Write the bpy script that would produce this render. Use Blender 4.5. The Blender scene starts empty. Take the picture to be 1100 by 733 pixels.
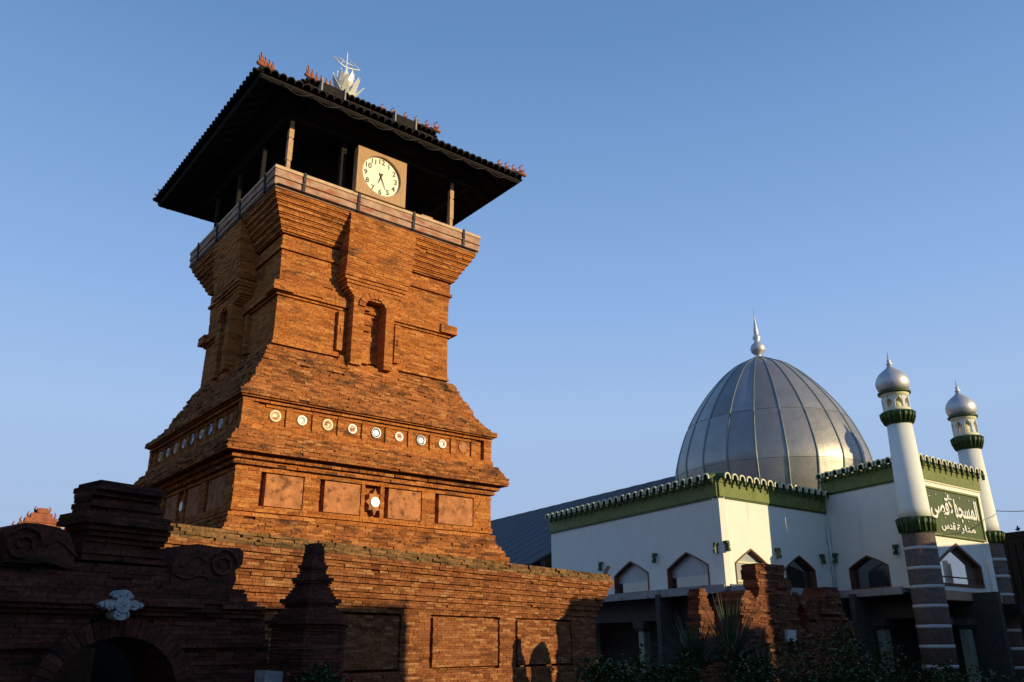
import bpy, math, random
from math import sin, cos, pi, radians, hypot
from mathutils import Vector, Matrix
from mathutils.geometry import tessellate_polygon
random.seed(11)
SC = bpy.context.scene
COL = SC.collection

# ------------------------------------------------------------------ camera
PITCH, ROLL, F = radians(20.2), radians(-.27), 890.0
EYE = Vector((0, 0, 1.6))
FW = Vector((0, cos(PITCH), sin(PITCH))); UP0 = Vector((0, -sin(PITCH), cos(PITCH))); RT0 = Vector((1, 0, 0))
RT = RT0*cos(ROLL)+UP0*sin(ROLL); UPV = -RT0*sin(ROLL)+UP0*cos(ROLL)
cd = bpy.data.cameras.new('camera'); cam = bpy.data.objects.new('camera', cd); COL.objects.link(cam)
cd.sensor_width = 36; cd.lens = F/1100*36; cd.clip_start = .1; cd.clip_end = 5000
M = Matrix((RT, UPV, -FW)).transposed().to_4x4(); M.translation = EYE
cam.matrix_world = M; SC.camera = cam

# ------------------------------------------------------------------ light
SUN_AZ, SUN_EL = radians(118), radians(13)      # azimuth clockwise from the view direction
w = bpy.data.worlds.new('World'); SC.world = w; w.use_nodes = True
nt = w.node_tree; bg = nt.nodes['Background']
sky = nt.nodes.new('ShaderNodeTexSky'); sky.sky_type = 'NISHITA'; sky.sun_disc = False
sky.sun_elevation = SUN_EL; sky.sun_rotation = SUN_AZ
sky.air_density = 1.0; sky.dust_density = 0.6; sky.ozone_density = 2.2
# clear evening air: even out the texture's glow with the measured clear-sky colour by elevation
tcw = nt.nodes.new('ShaderNodeTexCoord'); sxyz = nt.nodes.new('ShaderNodeSeparateXYZ'); nt.links.new(tcw.outputs['Generated'], sxyz.inputs[0])
rw = nt.nodes.new('ShaderNodeValToRGB'); ew = rw.color_ramp.elements
SKYC = [(0, (.36, .46, .60)), (.12, (.42, .56, .82)), (.25, (.42, .60, .92)), (.38, (.305, .51, .89)), (.64, (.15, .31, .63)), (1, (.06, .15, .42))]
while len(ew) < len(SKYC): ew.new(.5)
for i, (p, c) in enumerate(SKYC): ew[i].position = p; ew[i].color = (*c, 1)
nt.links.new(sxyz.outputs[2], rw.inputs[0])
sc_ = nt.nodes.new('ShaderNodeVectorMath'); sc_.operation = 'SCALE'; sc_.inputs['Scale'].default_value = 16.6; nt.links.new(rw.outputs[0], sc_.inputs[0])
mw = nt.nodes.new('ShaderNodeMix'); mw.data_type = 'RGBA'; mw.inputs[0].default_value = .85
nt.links.new(sky.outputs[0], mw.inputs[6]); nt.links.new(sc_.outputs[0], mw.inputs[7])
nt.links.new(mw.outputs[2], bg.inputs[0]); bg.inputs[1].default_value = .06
ld = bpy.data.lights.new('sun', 'SUN'); ld.energy = 5.0; ld.angle = radians(.5); ld.color = (1, .78, .42)
sun = bpy.data.objects.new('sun', ld); COL.objects.link(sun)
SD = Vector((sin(SUN_AZ)*cos(SUN_EL), cos(SUN_AZ)*cos(SUN_EL), sin(SUN_EL)))
sun.rotation_euler = SD.to_track_quat('Z', 'Y').to_euler()
vs = SC.view_settings; vs.view_transform = 'Standard'; vs.look = 'None'; vs.exposure = 0.0; vs.gamma = 1
try: vs.use_curve_mapping = False
except Exception: pass

# ------------------------------------------------------------------ measuring (a photo pixel to a real place)
def ray(x, y): return FW+RT*((x-550)/F)-UPV*((y-366.5)/F)
def atd(x, y, d): r = ray(x, y); return EYE+r*(d/hypot(r.x, r.y))
def atz(x, y, z): r = ray(x, y); return EYE+r*((z-1.6)/r.z)
class Fr:
    """upright frame: origin, u along, v inward (away from the viewer), z up"""
    def __init__(s, o, ang):
        s.o = Vector((o[0], o[1], 0)); s.a = ang
        s.e = Vector((cos(ang), sin(ang), 0)); s.n = Vector((-sin(ang), cos(ang), 0))
    def P(s, u, v, z): return s.o+s.e*u+s.n*v+Vector((0, 0, z))
    def px(s, x, y, v=0):
        r = ray(x, y); t = (v-(EYE-s.o).dot(s.n))/r.dot(s.n); p = EYE+r*t
        return ((p-s.o).dot(s.e), p.z)

# ------------------------------------------------------------------ mesh builder
class MB:
    def __init__(s): s.v = []; s.f = []; s.sm = []
    def add(s, vs_, fs, smooth=False):
        b = len(s.v); s.v += [tuple(p) for p in vs_]; s.f += [tuple(i+b for i in f) for f in fs]; s.sm += [smooth]*len(fs)
    def box(s, fr, u0, u1, v0, v1, z0, z1, taper=0):
        t = taper
        s.add([fr.P(u0, v0, z0), fr.P(u1, v0, z0), fr.P(u1, v1, z0), fr.P(u0, v1, z0),
               fr.P(u0+t, v0+t, z1), fr.P(u1-t, v0+t, z1), fr.P(u1-t, v1-t, z1), fr.P(u0+t, v1-t, z1)],
              [(0, 1, 5, 4), (1, 2, 6, 5), (2, 3, 7, 6), (3, 0, 4, 7), (4, 5, 6, 7), (3, 2, 1, 0)])
    def prism(s, fr, loops, v0, v1):
        """loops of (u,z): outer then holes; extruded from v0 to v1"""
        tri = tessellate_polygon([[Vector((p[0], p[1], 0)) for p in l] for l in loops])
        flat = [p for l in loops for p in l]; n = len(flat)
        vs_ = [fr.P(p[0], v0, p[1]) for p in flat]+[fr.P(p[0], v1, p[1]) for p in flat]
        fs = []
        for t in tri:
            a, b, c = t
            A = (flat[b][0]-flat[a][0])*(flat[c][1]-flat[a][1])-(flat[c][0]-flat[a][0])*(flat[b][1]-flat[a][1])
            if A < 0: b, c = c, b
            fs += [(a, b, c), (c+n, b+n, a+n)]
        k = 0
        for li, l in enumerate(loops):
            m = len(l); ar = sum(l[i][0]*l[(i+1) % m][1]-l[(i+1) % m][0]*l[i][1] for i in range(m))
            ccw = (ar > 0) == (li == 0)
            for i in range(m):
                a, b = k+i, k+(i+1) % m
                fs.append((b, a, a+n, b+n) if ccw else (a, b, b+n, a+n))
            k += m
        s.add(vs_, fs)
    def tube(s, pts, r, n=8, r1=None, smooth=True):
        pts = [Vector(p) for p in pts]; m = len(pts); vs_ = []; fs = []
        for i, p in enumerate(pts):
            d = (pts[min(i+1, m-1)]-pts[max(i-1, 0)]).normalized()
            a = d.cross(Vector((0, 0, 1)) if abs(d.z) < .9 else Vector((1, 0, 0))).normalized(); b = d.cross(a)
            rr = r if r1 is None else r+(r1-r)*i/(m-1)
            for k in range(n): vs_.append(p+(a*cos(2*pi*k/n)+b*sin(2*pi*k/n))*rr)
        for i in range(m-1):
            for k in range(n): fs.append((i*n+k, (i+1)*n+k, (i+1)*n+(k+1) % n, i*n+(k+1) % n))
        fs += [tuple(range(n)), tuple(range((m-1)*n, m*n))[::-1]]
        s.add(vs_, fs, smooth)
    def lathe(s, c, prof, n=32, smooth=True, a0=0):
        c = Vector(c); vs_ = []; fs = []; m = len(prof)
        for r, z in prof:
            for k in range(n): t = a0+2*pi*k/n; vs_.append((c.x+r*cos(t), c.y+r*sin(t), c.z+z))
        for i in range(m-1):
            for k in range(n): fs.append((i*n+k, i*n+(k+1) % n, (i+1)*n+(k+1) % n, (i+1)*n+k))
        fs += [tuple(range(n))[::-1], tuple(range((m-1)*n, m*n))]
        s.add(vs_, fs, smooth)
    def disc(s, fr, u, z, r, v0, v1, n=24):
        s.prism(fr, [[(u+r*cos(2*pi*k/n), z+r*sin(2*pi*k/n)) for k in range(n)]], v0, v1)

def root(name, loc, label, cat, group=None, ang=0, kind=None):
    o = bpy.data.objects.new(name, None); COL.objects.link(o); o.empty_display_size = .3
    o.location = (loc[0], loc[1], loc[2] if len(loc) > 2 else 0); o.rotation_euler = (0, 0, ang)
    o['label'] = label; o['category'] = cat
    if group: o['group'] = group
    if kind: o['kind'] = kind
    return o
def topm(o):
    while o.parent: o = o.parent
    return Matrix.LocRotScale(o.location, o.rotation_euler, None)
def build(name, mb, mat, parent=None, label=None, cat=None, group=None, kind=None, loc=None, bevel=0):
    me = bpy.data.meshes.new(name)
    if parent: inv = topm(parent).inverted()
    else: inv = Matrix.Translation(-Vector(loc)) if loc else Matrix()
    if inv == Matrix(): co = mb.v
    else: co = [tuple(inv @ Vector(p)) for p in mb.v]
    me.from_pydata(co, [], mb.f); me.polygons.foreach_set('use_smooth', mb.sm)
    me.materials.append(mat); me.update()
    o = bpy.data.objects.new(name, me); COL.objects.link(o)
    if parent: o.parent = parent
    elif loc: o.location = loc
    if label: o['label'] = label
    if cat: o['category'] = cat
    if group: o['group'] = group
    if kind: o['kind'] = kind
    if bevel:
        b = o.modifiers.new('bevel', 'BEVEL'); b.width = bevel; b.segments = 2; b.limit_method = 'ANGLE'
    return o

# ------------------------------------------------------------------ materials
def N(nt_, t, **k):
    n = nt_.nodes.new(t)
    for a, b in k.items():
        if hasattr(n, a): setattr(n, a, b)
    return n
def newmat(name, rough=.8, metal=0, spec=.3):
    m = bpy.data.materials.new(name); m.use_nodes = True; b = m.node_tree.nodes['Principled BSDF']
    b.inputs['Roughness'].default_value = rough; b.inputs['Metallic'].default_value = metal
    b.inputs['Specular IOR Level'].default_value = spec
    return m, m.node_tree, b
def ramp(nt_, src, stops):
    r = N(nt_, 'ShaderNodeValToRGB'); e = r.color_ramp.elements
    while len(e) < len(stops): e.new(.5)
    for i, (p, c) in enumerate(stops): e[i].position = p; e[i].color = (*c, 1) if len(c) == 3 else c
    nt_.links.new(src, r.inputs[0]); return r.outputs[0]
def noise(nt_, scale, detail=5, vec=None, rough=.6, stretch=None):
    n = N(nt_, 'ShaderNodeTexNoise'); n.inputs['Scale'].default_value = scale; n.inputs['Detail'].default_value = detail
    n.inputs['Roughness'].default_value = rough
    tc = N(nt_, 'ShaderNodeTexCoord'); v = tc.outputs['Object']
    if stretch:
        mp = N(nt_, 'ShaderNodeMapping'); mp.inputs['Scale'].default_value = stretch
        nt_.links.new(v, mp.inputs[0]); v = mp.outputs[0]
    nt_.links.new(v, n.inputs['Vector']); return n.outputs['Fac']
def mix(nt_, fac, a, b, mode='MIX'):
    m = N(nt_, 'ShaderNodeMix'); m.data_type = 'RGBA'; m.blend_type = mode
    for i, s in ((0, fac), (6, a), (7, b)):
        if hasattr(s, 'is_linked') or hasattr(s, 'links'): nt_.links.new(s, m.inputs[i])
        elif isinstance(s, (int, float)): m.inputs[i].default_value = s
        else: m.inputs[i].default_value = (*s, 1)
    return m.outputs[2]
def bump(nt_, b, h, strength, dist=.02):
    n = N(nt_, 'ShaderNodeBump'); n.inputs['Strength'].default_value = strength; n.inputs['Distance'].default_value = dist
    nt_.links.new(h, n.inputs['Height']); nt_.links.new(n.outputs[0], b.inputs['Normal'])
def simple(name, c, rough=.7, metal=0, var=.25, scale=6, bmp=.2, spec=.3, dirt=None, bscale=40, stretch=None):
    m, t, b = newmat(name, rough, metal, spec)
    f = noise(t, scale, 6, stretch=stretch)
    lo = tuple(x*(1-var) for x in c); hi = tuple(min(1, x*(1+var)) for x in c)
    col = ramp(t, f, [(.3, lo), (.7, hi)])
    if dirt:
        d = ramp(t, noise(t, dirt[1], 8, stretch=dirt[3] if len(dirt) > 3 else None), [(dirt[2], (0, 0, 0)), (min(1, dirt[2]+.14), (1, 1, 1))])
        col = mix(t, d, col, dirt[0])
    t.links.new(col, b.inputs['Base Color'])
    if bmp: bump(t, b, noise(t, bscale, 6), bmp)
    return m
def brickmat(name, c0, c1, c2, c3, moss=.56, mossc=(.035, .026, .02), ms=1.1, pale=.0, flecks=.5, palec=(.46, .30, .17)):
    """each laid brick takes its own fired colour; lichen and soot stain patches of the wall"""
    m, t, b = newmat(name, .95, 0, .1)
    g = N(t, 'ShaderNodeNewGeometry')
    col = ramp(t, g.outputs['Random Per Island'], [(0, c0), (.35, c1), (.75, c2), (1, c3)])
    col = mix(t, ramp(t, noise(t, .9, 4), [(.35, (0, 0, 0)), (.7, (.75, .75, .75))]), col, c2)
    fine = ramp(t, noise(t, 26, 8), [(.3, (.45, .45, .45)), (.68, (1.2, 1.18, 1.12))])
    col = mix(t, 1.0, col, fine, 'MULTIPLY')
    st = ramp(t, noise(t, ms, 9, rough=.75, stretch=(1, 1, 3.2)), [(moss, (0, 0, 0)), (moss+.13, (.9, .9, .9))])
    col = mix(t, st, col, mossc)
    fl = ramp(t, noise(t, 5.5, 8, rough=.8, stretch=(1, 1, 3.5)), [(.56, (0, 0, 0)), (.66, (flecks,)*3)])
    col = mix(t, fl, col, tuple(x*1.6 for x in mossc))
    if pale:
        pl = ramp(t, noise(t, 2.3, 7, rough=.7, stretch=(1, 1, 2.5)), [(.62, (0, 0, 0)), (.74, (pale,)*3)])
        col = mix(t, pl, col, palec)
    t.links.new(col, b.inputs['Base Color'])
    bump(t, b, noise(t, 45, 8, rough=.7), .7, .02)
    return m
MAT = {}
MAT['brick'] = brickmat('weathered_red_brick', (.28, .088, .026), (.43, .142, .038), (.52, .19, .052), (.62, .28, .095), moss=.535, ms=.9, pale=.45, flecks=.8)
MAT['ledgebrick'] = brickmat('lichen_blackened_brick', (.13, .048, .019), (.30, .106, .035), (.43, .158, .052), (.57, .27, .10), moss=.51, ms=1.7, flecks=.9)
MAT['mosscap'] = brickmat('moss_stained_coping', (.10, .06, .03), (.19, .11, .05), (.26, .14, .06), (.36, .2, .09), moss=.47, mossc=(.045, .035, .018), flecks=.8)
MAT['mortar'] = simple('clay_joint', (.085, .033, .015), .95, bmp=.5)
MAT['oldbrick'] = brickmat('enclosure_brick', (.11, .038, .018), (.22, .075, .032), (.32, .125, .05), (.45, .24, .11), moss=.57, pale=.7)
MAT['ruinbrick'] = brickmat('ruin_brick', (.06, .028, .018), (.14, .052, .028), (.21, .08, .042), (.33, .16, .085), moss=.52, mossc=(.03, .022, .018), pale=.25)
MAT['gatebrick'] = brickmat('shaded_gate_brick', (.07, .028, .02), (.13, .045, .028), (.18, .062, .038), (.24, .09, .058), moss=.5, mossc=(.03, .022, .018), ms=1.6)  # brick tones darkened to carry the shade the gate stands in
MAT['plate'] = simple('plain_clay_slab', (.43, .175, .07), .9, var=.38, scale=4, bmp=.9, dirt=((.15, .06, .025), 6, .53))
MAT['parapet'] = simple('flaking_limewash', (.40, .25, .17), .85, var=.3, scale=4, bmp=.5, dirt=((.34, .10, .05), 3.5, .50, (.6, .6, 2.5)))
MAT['coping'] = simple('pale_coping', (.55, .38, .24), .85, var=.25, scale=4, bmp=.5, dirt=((.25, .15, .1), 4, .6))
MAT['strap'] = simple('rusty_strap', (.04, .035, .035), .7)
MAT['wood'] = simple('old_roof_timber', (.014, .011, .010), .9, var=.4, scale=9)
MAT['postwood'] = simple('pale_post_timber', (.46, .29, .16), .85, var=.35, scale=14, stretch=(4, 4, .6))
MAT['clockwood'] = simple('clock_case_wood', (.40, .235, .115), .6, var=.2, scale=8, stretch=(5, 5, .7))
MAT['tile'] = simple('blackened_roof_tile', (.022, .017, .016), .9, var=.5, scale=5, bmp=.4)
MAT['terracotta'] = simple('terracotta', (.30, .10, .055), .8, var=.3, scale=14, bmp=.3)
MAT['dial'] = simple('clock_dial', (.78, .76, .60), .5, var=.02, bmp=0)
MAT['black'] = simple('black_enamel', (.012, .012, .014), .5, bmp=0)
MAT['chrome'] = simple('polished_finial_metal', (.80, .78, .70), .5, .35, var=.08, bmp=.15)
MAT['china'] = simple('glazed_porcelain', (.62, .60, .55), .25, var=.2, scale=25, spec=.6, bmp=0)
MAT['chinablue'] = simple('blue_glazed_rim', (.16, .18, .26), .25, var=.5, scale=30, spec=.6, bmp=0)
MAT['chinatan'] = simple('cream_glazed_plate', (.56, .44, .27), .35, var=.25, scale=18, spec=.5, bmp=0)
MAT['white'] = simple('white_painted_plaster', (.72, .73, .66), .75, var=.04, scale=2.5, bmp=.12, dirt=((.56, .56, .48), 1.3, .62, (2.2, 2.2, .16)))
MAT['cream'] = simple('cream_tile_rim', (.66, .63, .42), .6, var=.12, scale=15)
MAT['green'] = simple('green_painted_band', (.155, .185, .055), .65, var=.2, scale=4, dirt=((.07, .09, .025), 2.4, .6))
MAT['greendark'] = simple('green_glazed_tile', (.045, .075, .018), .45, var=.4, scale=12)
MAT['signgreen'] = simple('sign_green', (.065, .09, .022), .5, var=.12, scale=8, bmp=.05)
MAT['letters'] = simple('raised_white_letters', (.78, .76, .66), .5, var=.03, bmp=0)
MAT['stone'] = simple('brown_andesite', (.125, .088, .07), .85, var=.35, scale=9, bmp=.5)
MAT['stripe'] = simple('white_stone_band', (.5, .5, .47), .7, var=.08)
MAT['sandstone'] = simple('sandstone_beam', (.42, .27, .17), .85, var=.25, scale=7, bmp=.4)
MAT['frame'] = simple('brown_window_frame', (.14, .06, .028), .55, var=.3, scale=12)
MAT['concrete'] = simple('grey_ledge', (.28, .28, .27), .85, var=.2, scale=3, dirt=((.16, .15, .13), 2, .55))
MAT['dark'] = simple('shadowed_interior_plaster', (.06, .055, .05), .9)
MAT['column'] = simple('pale_green_column', (.22, .27, .20), .7, var=.1)
MAT['slate'] = simple('blue_grey_sheet_roof', (.035, .038, .048), .7, var=.3, scale=1.5, bmp=.3, stretch=(1, 1, 1))
MAT['pipe'] = simple('pale_pipe', (.62, .64, .60), .5, var=.08)
MAT['ground'] = simple('dusty_paving', (.12, .10, .085), .95, var=.3, scale=.8, bmp=.4)
MAT['road'] = simple('worn_asphalt', (.05, .05, .05), .9, var=.25, scale=2, bmp=.4)
MAT['leaf'] = simple('shrub_leaf', (.05, .085, .022), .6, var=.5, scale=3, bmp=0)
MAT['yucca'] = simple('sword_leaf', (.045, .07, .035), .55, var=.35, scale=6, bmp=0)
MAT['bark'] = simple('bark', (.10, .07, .05), .95, var=.4, scale=9, bmp=.6)
MAT['flower'] = simple('red_petal', (.35, .02, .02), .6, bmp=0)
MAT['housewall'] = simple('neighbour_plaster', (.34, .30, .25), .9, dirt=((.2, .17, .14), .8, .55))
MAT['housetile'] = simple('neighbour_tile', (.24, .085, .045), .9, var=.4, scale=4, bmp=.5)
MAT['reliefstone'] = simple('carved_white_stone', (.5, .5, .48), .8, var=.3, scale=20, bmp=.6)
def glass(name, c, rough, coat=.0):
    m, t, b = newmat(name, rough, 0, .9); b.inputs['IOR'].default_value = 1.9
    f = noise(t, 1.3, 3); t.links.new(ramp(t, f, [(.3, c), (.7, tuple(x*1.5 for x in c))]), b.inputs['Base Color'])
    bump(t, b, noise(t, 1.7, 2), .06, .02); return m
MAT['glass'] = glass('window_glass', (.02, .022, .024), .04)
MAT['mirror'] = simple('reflective_tinted_glass', (.62, .58, .56), .03, .85, var=.05, scale=1, bmp=.0)
MAT['frost'] = simple('frosted_pane', (.34, .38, .40), .35, var=.1, scale=3, bmp=.1, spec=.6)
# dome sheet metal: brushed, each strip a little different
def sheet(name, base, r0, r1, metal=.85):
    m, t, b = newmat(name, .4, metal, .5)
    f = noise(t, .9, 6); g = N(t, 'ShaderNodeNewGeometry')
    col = ramp(t, f, [(.3, tuple(x*.75 for x in base)), (.7, base)])
    isl = ramp(t, g.outputs['Random Per Island'], [(0, (.78,)*3), (1, (1.08,)*3)])
    t.links.new(mix(t, 1.0, col, isl, 'MULTIPLY'), b.inputs['Base Color'])
    rr = N(t, 'ShaderNodeMapRange'); t.links.new(noise(t, 2.2, 6), rr.inputs[0]); rr.inputs[3].default_value = r0; rr.inputs[4].default_value = r1
    t.links.new(rr.outputs[0], b.inputs['Roughness'])
    bump(t, b, noise(t, 1.1, 4), .35, .06); return m
MAT['sheet'] = sheet('dome_sheet_metal', (.40, .385, .36), .36, .55, .74)
MAT['seam'] = simple('dome_seam', (.16, .20, .19), .5, .6, var=.2)
MAT['silver'] = sheet('silver_cupola_metal', (.62, .62, .64), .42, .6, .6)

# ------------------------------------------------------------------ brick laying
def split(u0, u1, L, odd):
    xs = [u0]; x = u0+(L*.5 if odd else L)*random.uniform(.85, 1.1)
    while x < u1-.35*L: xs.append(x); x += L*random.uniform(.85, 1.15)
    xs.append(u1); return xs
def row(mb, fr, u0, u1, vf, vb, z0, z1, j=.006, L=.27, odd=0, gap=.0025, miss=0.0, ends=True):
    xs = split(u0, u1, L, odd)
    for i in range(len(xs)-1):
        a, b = xs[i], xs[i+1]
        if ends and i == 0: a += random.uniform(-j, j)
        else: a += gap
        if ends and i == len(xs)-2: b += random.uniform(-j, j)
        else: b -= gap
        f = vf+random.uniform(-j, j)
        if random.random() < miss: f += random.uniform(.02, .05)
        mb.box(fr, a, b, f, vb+random.uniform(-j, j), z0+random.uniform(0, .002), z1-random.uniform(.001, .004))
def block(mb, fr, tiers, h=.062, j=.01, L=.24, miss=.03):
    """stacked free-standing brick tiers: (z0,z1,u0,u1,v0,v1) or with end rect for tapering"""
    k = 0
    for t in tiers:
        z0, z1, A, B = t[0], t[1], t[2], t[3]
        n = max(1, round((z1-z0)/h)); hh = (z1-z0)/n
        for i in range(n):
            q = (i+.5)/n; u0, u1, v0, v1 = [A[c]+(B[c]-A[c])*q for c in range(4)]
            za = z0+i*hh; k += 1
            if k % 2 or (v1-v0) < .5: row(mb, fr, u0, u1, v0, v1, za, za+hh, j, L, k % 2, miss=miss)
            else:
                xs = split(v0, v1, L, 0)
                for c in range(len(xs)-1):
                    mb.box(fr, u0+random.uniform(-j, j), u1+random.uniform(-j, j), xs[c]+.004+(random.uniform(-j, j) if c == 0 else 0), xs[c+1]-.004, za+.002, za+hh-.004)

# ------------------------------------------------------------------ ground
g = MB(); fr0 = Fr((0, 0), 0)
g.add([(-2500, -2500, 0), (2500, -2500, 0), (2500, 2500, 0), (-2500, 2500, 0)], [(0, 1, 2, 3)])
build('ground', g, MAT['ground'], kind='structure')
g = MB(); fr = Fr((0, 0), radians(47)); g.add([fr.P(-60, -4.5, .004), fr.P(60, -4.5, .004), fr.P(60, 1.5, .004), fr.P(-60, 1.5, .004)], [(0, 1, 2, 3)])
build('road', g, MAT['road'], kind='structure')
g = MB(); g.box(fr, -60, 60, 1.5, 3.4, 0, .12); build('pavement', g, MAT['concrete'], kind='structure')

# ------------------------------------------------------------------ the brick tower
TC = Vector((-5.07, 21.08)); TY = .6725
tower = root('brick_tower', (TC.x, TC.y, 0), 'tall orange red brick tower with a flared cornice, inlaid plates and a dark tiled roof', 'tower', ang=TY)
FACES = [Fr(TC, TY+k*pi/2) for k in range(4)]
FT, FLf = FACES[0], FACES[3]      # front face (sunlit), left face (shaded)
# (z0,z1,a0,a1,jitter,missing) half width of the square plan per height
PROF = [(2.9, 3.65, 3.72, 3.5, .02, .05), (3.65, 4.05, 3.48, 3.28, .02, .05), (4.05, 4.12, 3.31, 3.31, .01, 0), (4.12, 4.16, 3.20, 3.20, .004, 0), (4.16, 4.28, 3.25, 3.25, .008, .01),
        (4.28, 4.98, 3.06, 3.06, .005, 0), (4.98, 5.04, 3.24, 3.24, .006, 0), (5.04, 5.09, 3.2, 3.2, .006, 0), (5.09, 5.15, 3.3, 3.3, .012, .03), (5.15, 5.2, 3.28, 3.28, .008, 0), (5.2, 5.26, 3.38, 3.38, .012, .04), (5.26, 5.31, 3.33, 3.33, .008, 0),
        (5.31, 5.5, 3.54, 3.54, .014, .03), (5.5, 5.78, 3.5, 3.34, .02, .06), (5.78, 5.94, 3.27, 3.25, .008, .01),
        (5.94, 6.44, 3.13, 3.13, .004, 0), (6.44, 6.49, 3.24, 3.24, .005, 0), (6.49, 6.52, 3.18, 3.18, .003, 0), (6.52, 6.55, 3.28, 3.28, .005, 0), (6.55, 6.67, 3.35, 3.35, .012, .03),
        (6.67, 7.05, 3.28, 2.98, .025, .07), (7.05, 7.3, 2.94, 2.88, .015, .04), (7.3, 8.02, 2.86, 2.5, .025, .06), (8.02, 8.1, 2.34, 2.34, .004, 0), (8.1, 8.16, 2.43, 2.43, .006, 0),
        (8.16, 9.3, 2.40, 2.385, .006, .01), (9.3, 9.36, 2.44, 2.44, .005, 0), (9.36, 9.6, 2.51, 2.51, .01, .02), (9.6, 9.66, 2.43, 2.43, .005, 0),
        (9.66, 10.22, 2.38, 2.39, .006, .01)]
PROF += [(10.22, 10.48, 2.39, 2.40, .005, .01), (10.48, 10.55, 2.46, 2.46, .006, 0), (10.55, 10.84, 2.41, 2.42, .005, .01), (10.84, 10.9, 2.38, 2.38, .003, 0)]
z = 10.9; a = 2.50
hs = [.1, .14, .11, .13, .1, .13, .13]
tot = 11.74-z; sc = tot/sum(hs)
for i, h in enumerate(hs):
    h *= sc; PROF.append((z, z+h*.26, a-.035, a-.035, .003, 0)); PROF.append((z+h*.26, z+h, a, a+.012, .007, .008)); z += h; a += .066
body = MB(); ledge = MB(); core = MB(); k = 0
for (z0, z1, a0, a1, j, ms) in PROF:
    n = max(1, round((z1-z0)/.05)); hh = (z1-z0)/n
    for i in range(n):
        q = (i+.5)/n; a = a0+(a1-a0)*q; za = z0+i*hh; k += 1
        rough = j >= .012; aj = a+random.uniform(-j, j)*(1.2 if rough else .15); jj = j*.6
        for f in FACES: row(ledge if rough else body, f, -aj, aj-.02, -aj, -aj+.3, za, za+hh, j*.8 if rough else jj, .22 if rough else .25, k % 2, miss=ms*2 if rough else ms, gap=.004)
    am = min(a0, a1)-.05
    core.box(FT, -am, am, -am, am, z0, z1)
core.box(FT, -3.62, 3.62, -3.62, 3.62, 0, 2.9)
build('brick_body', body, MAT['brick'], tower); build('eroded_ledge', ledge, MAT['ledgebrick'], tower); build('brick_core', core, MAT['mortar'], tower)

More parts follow.
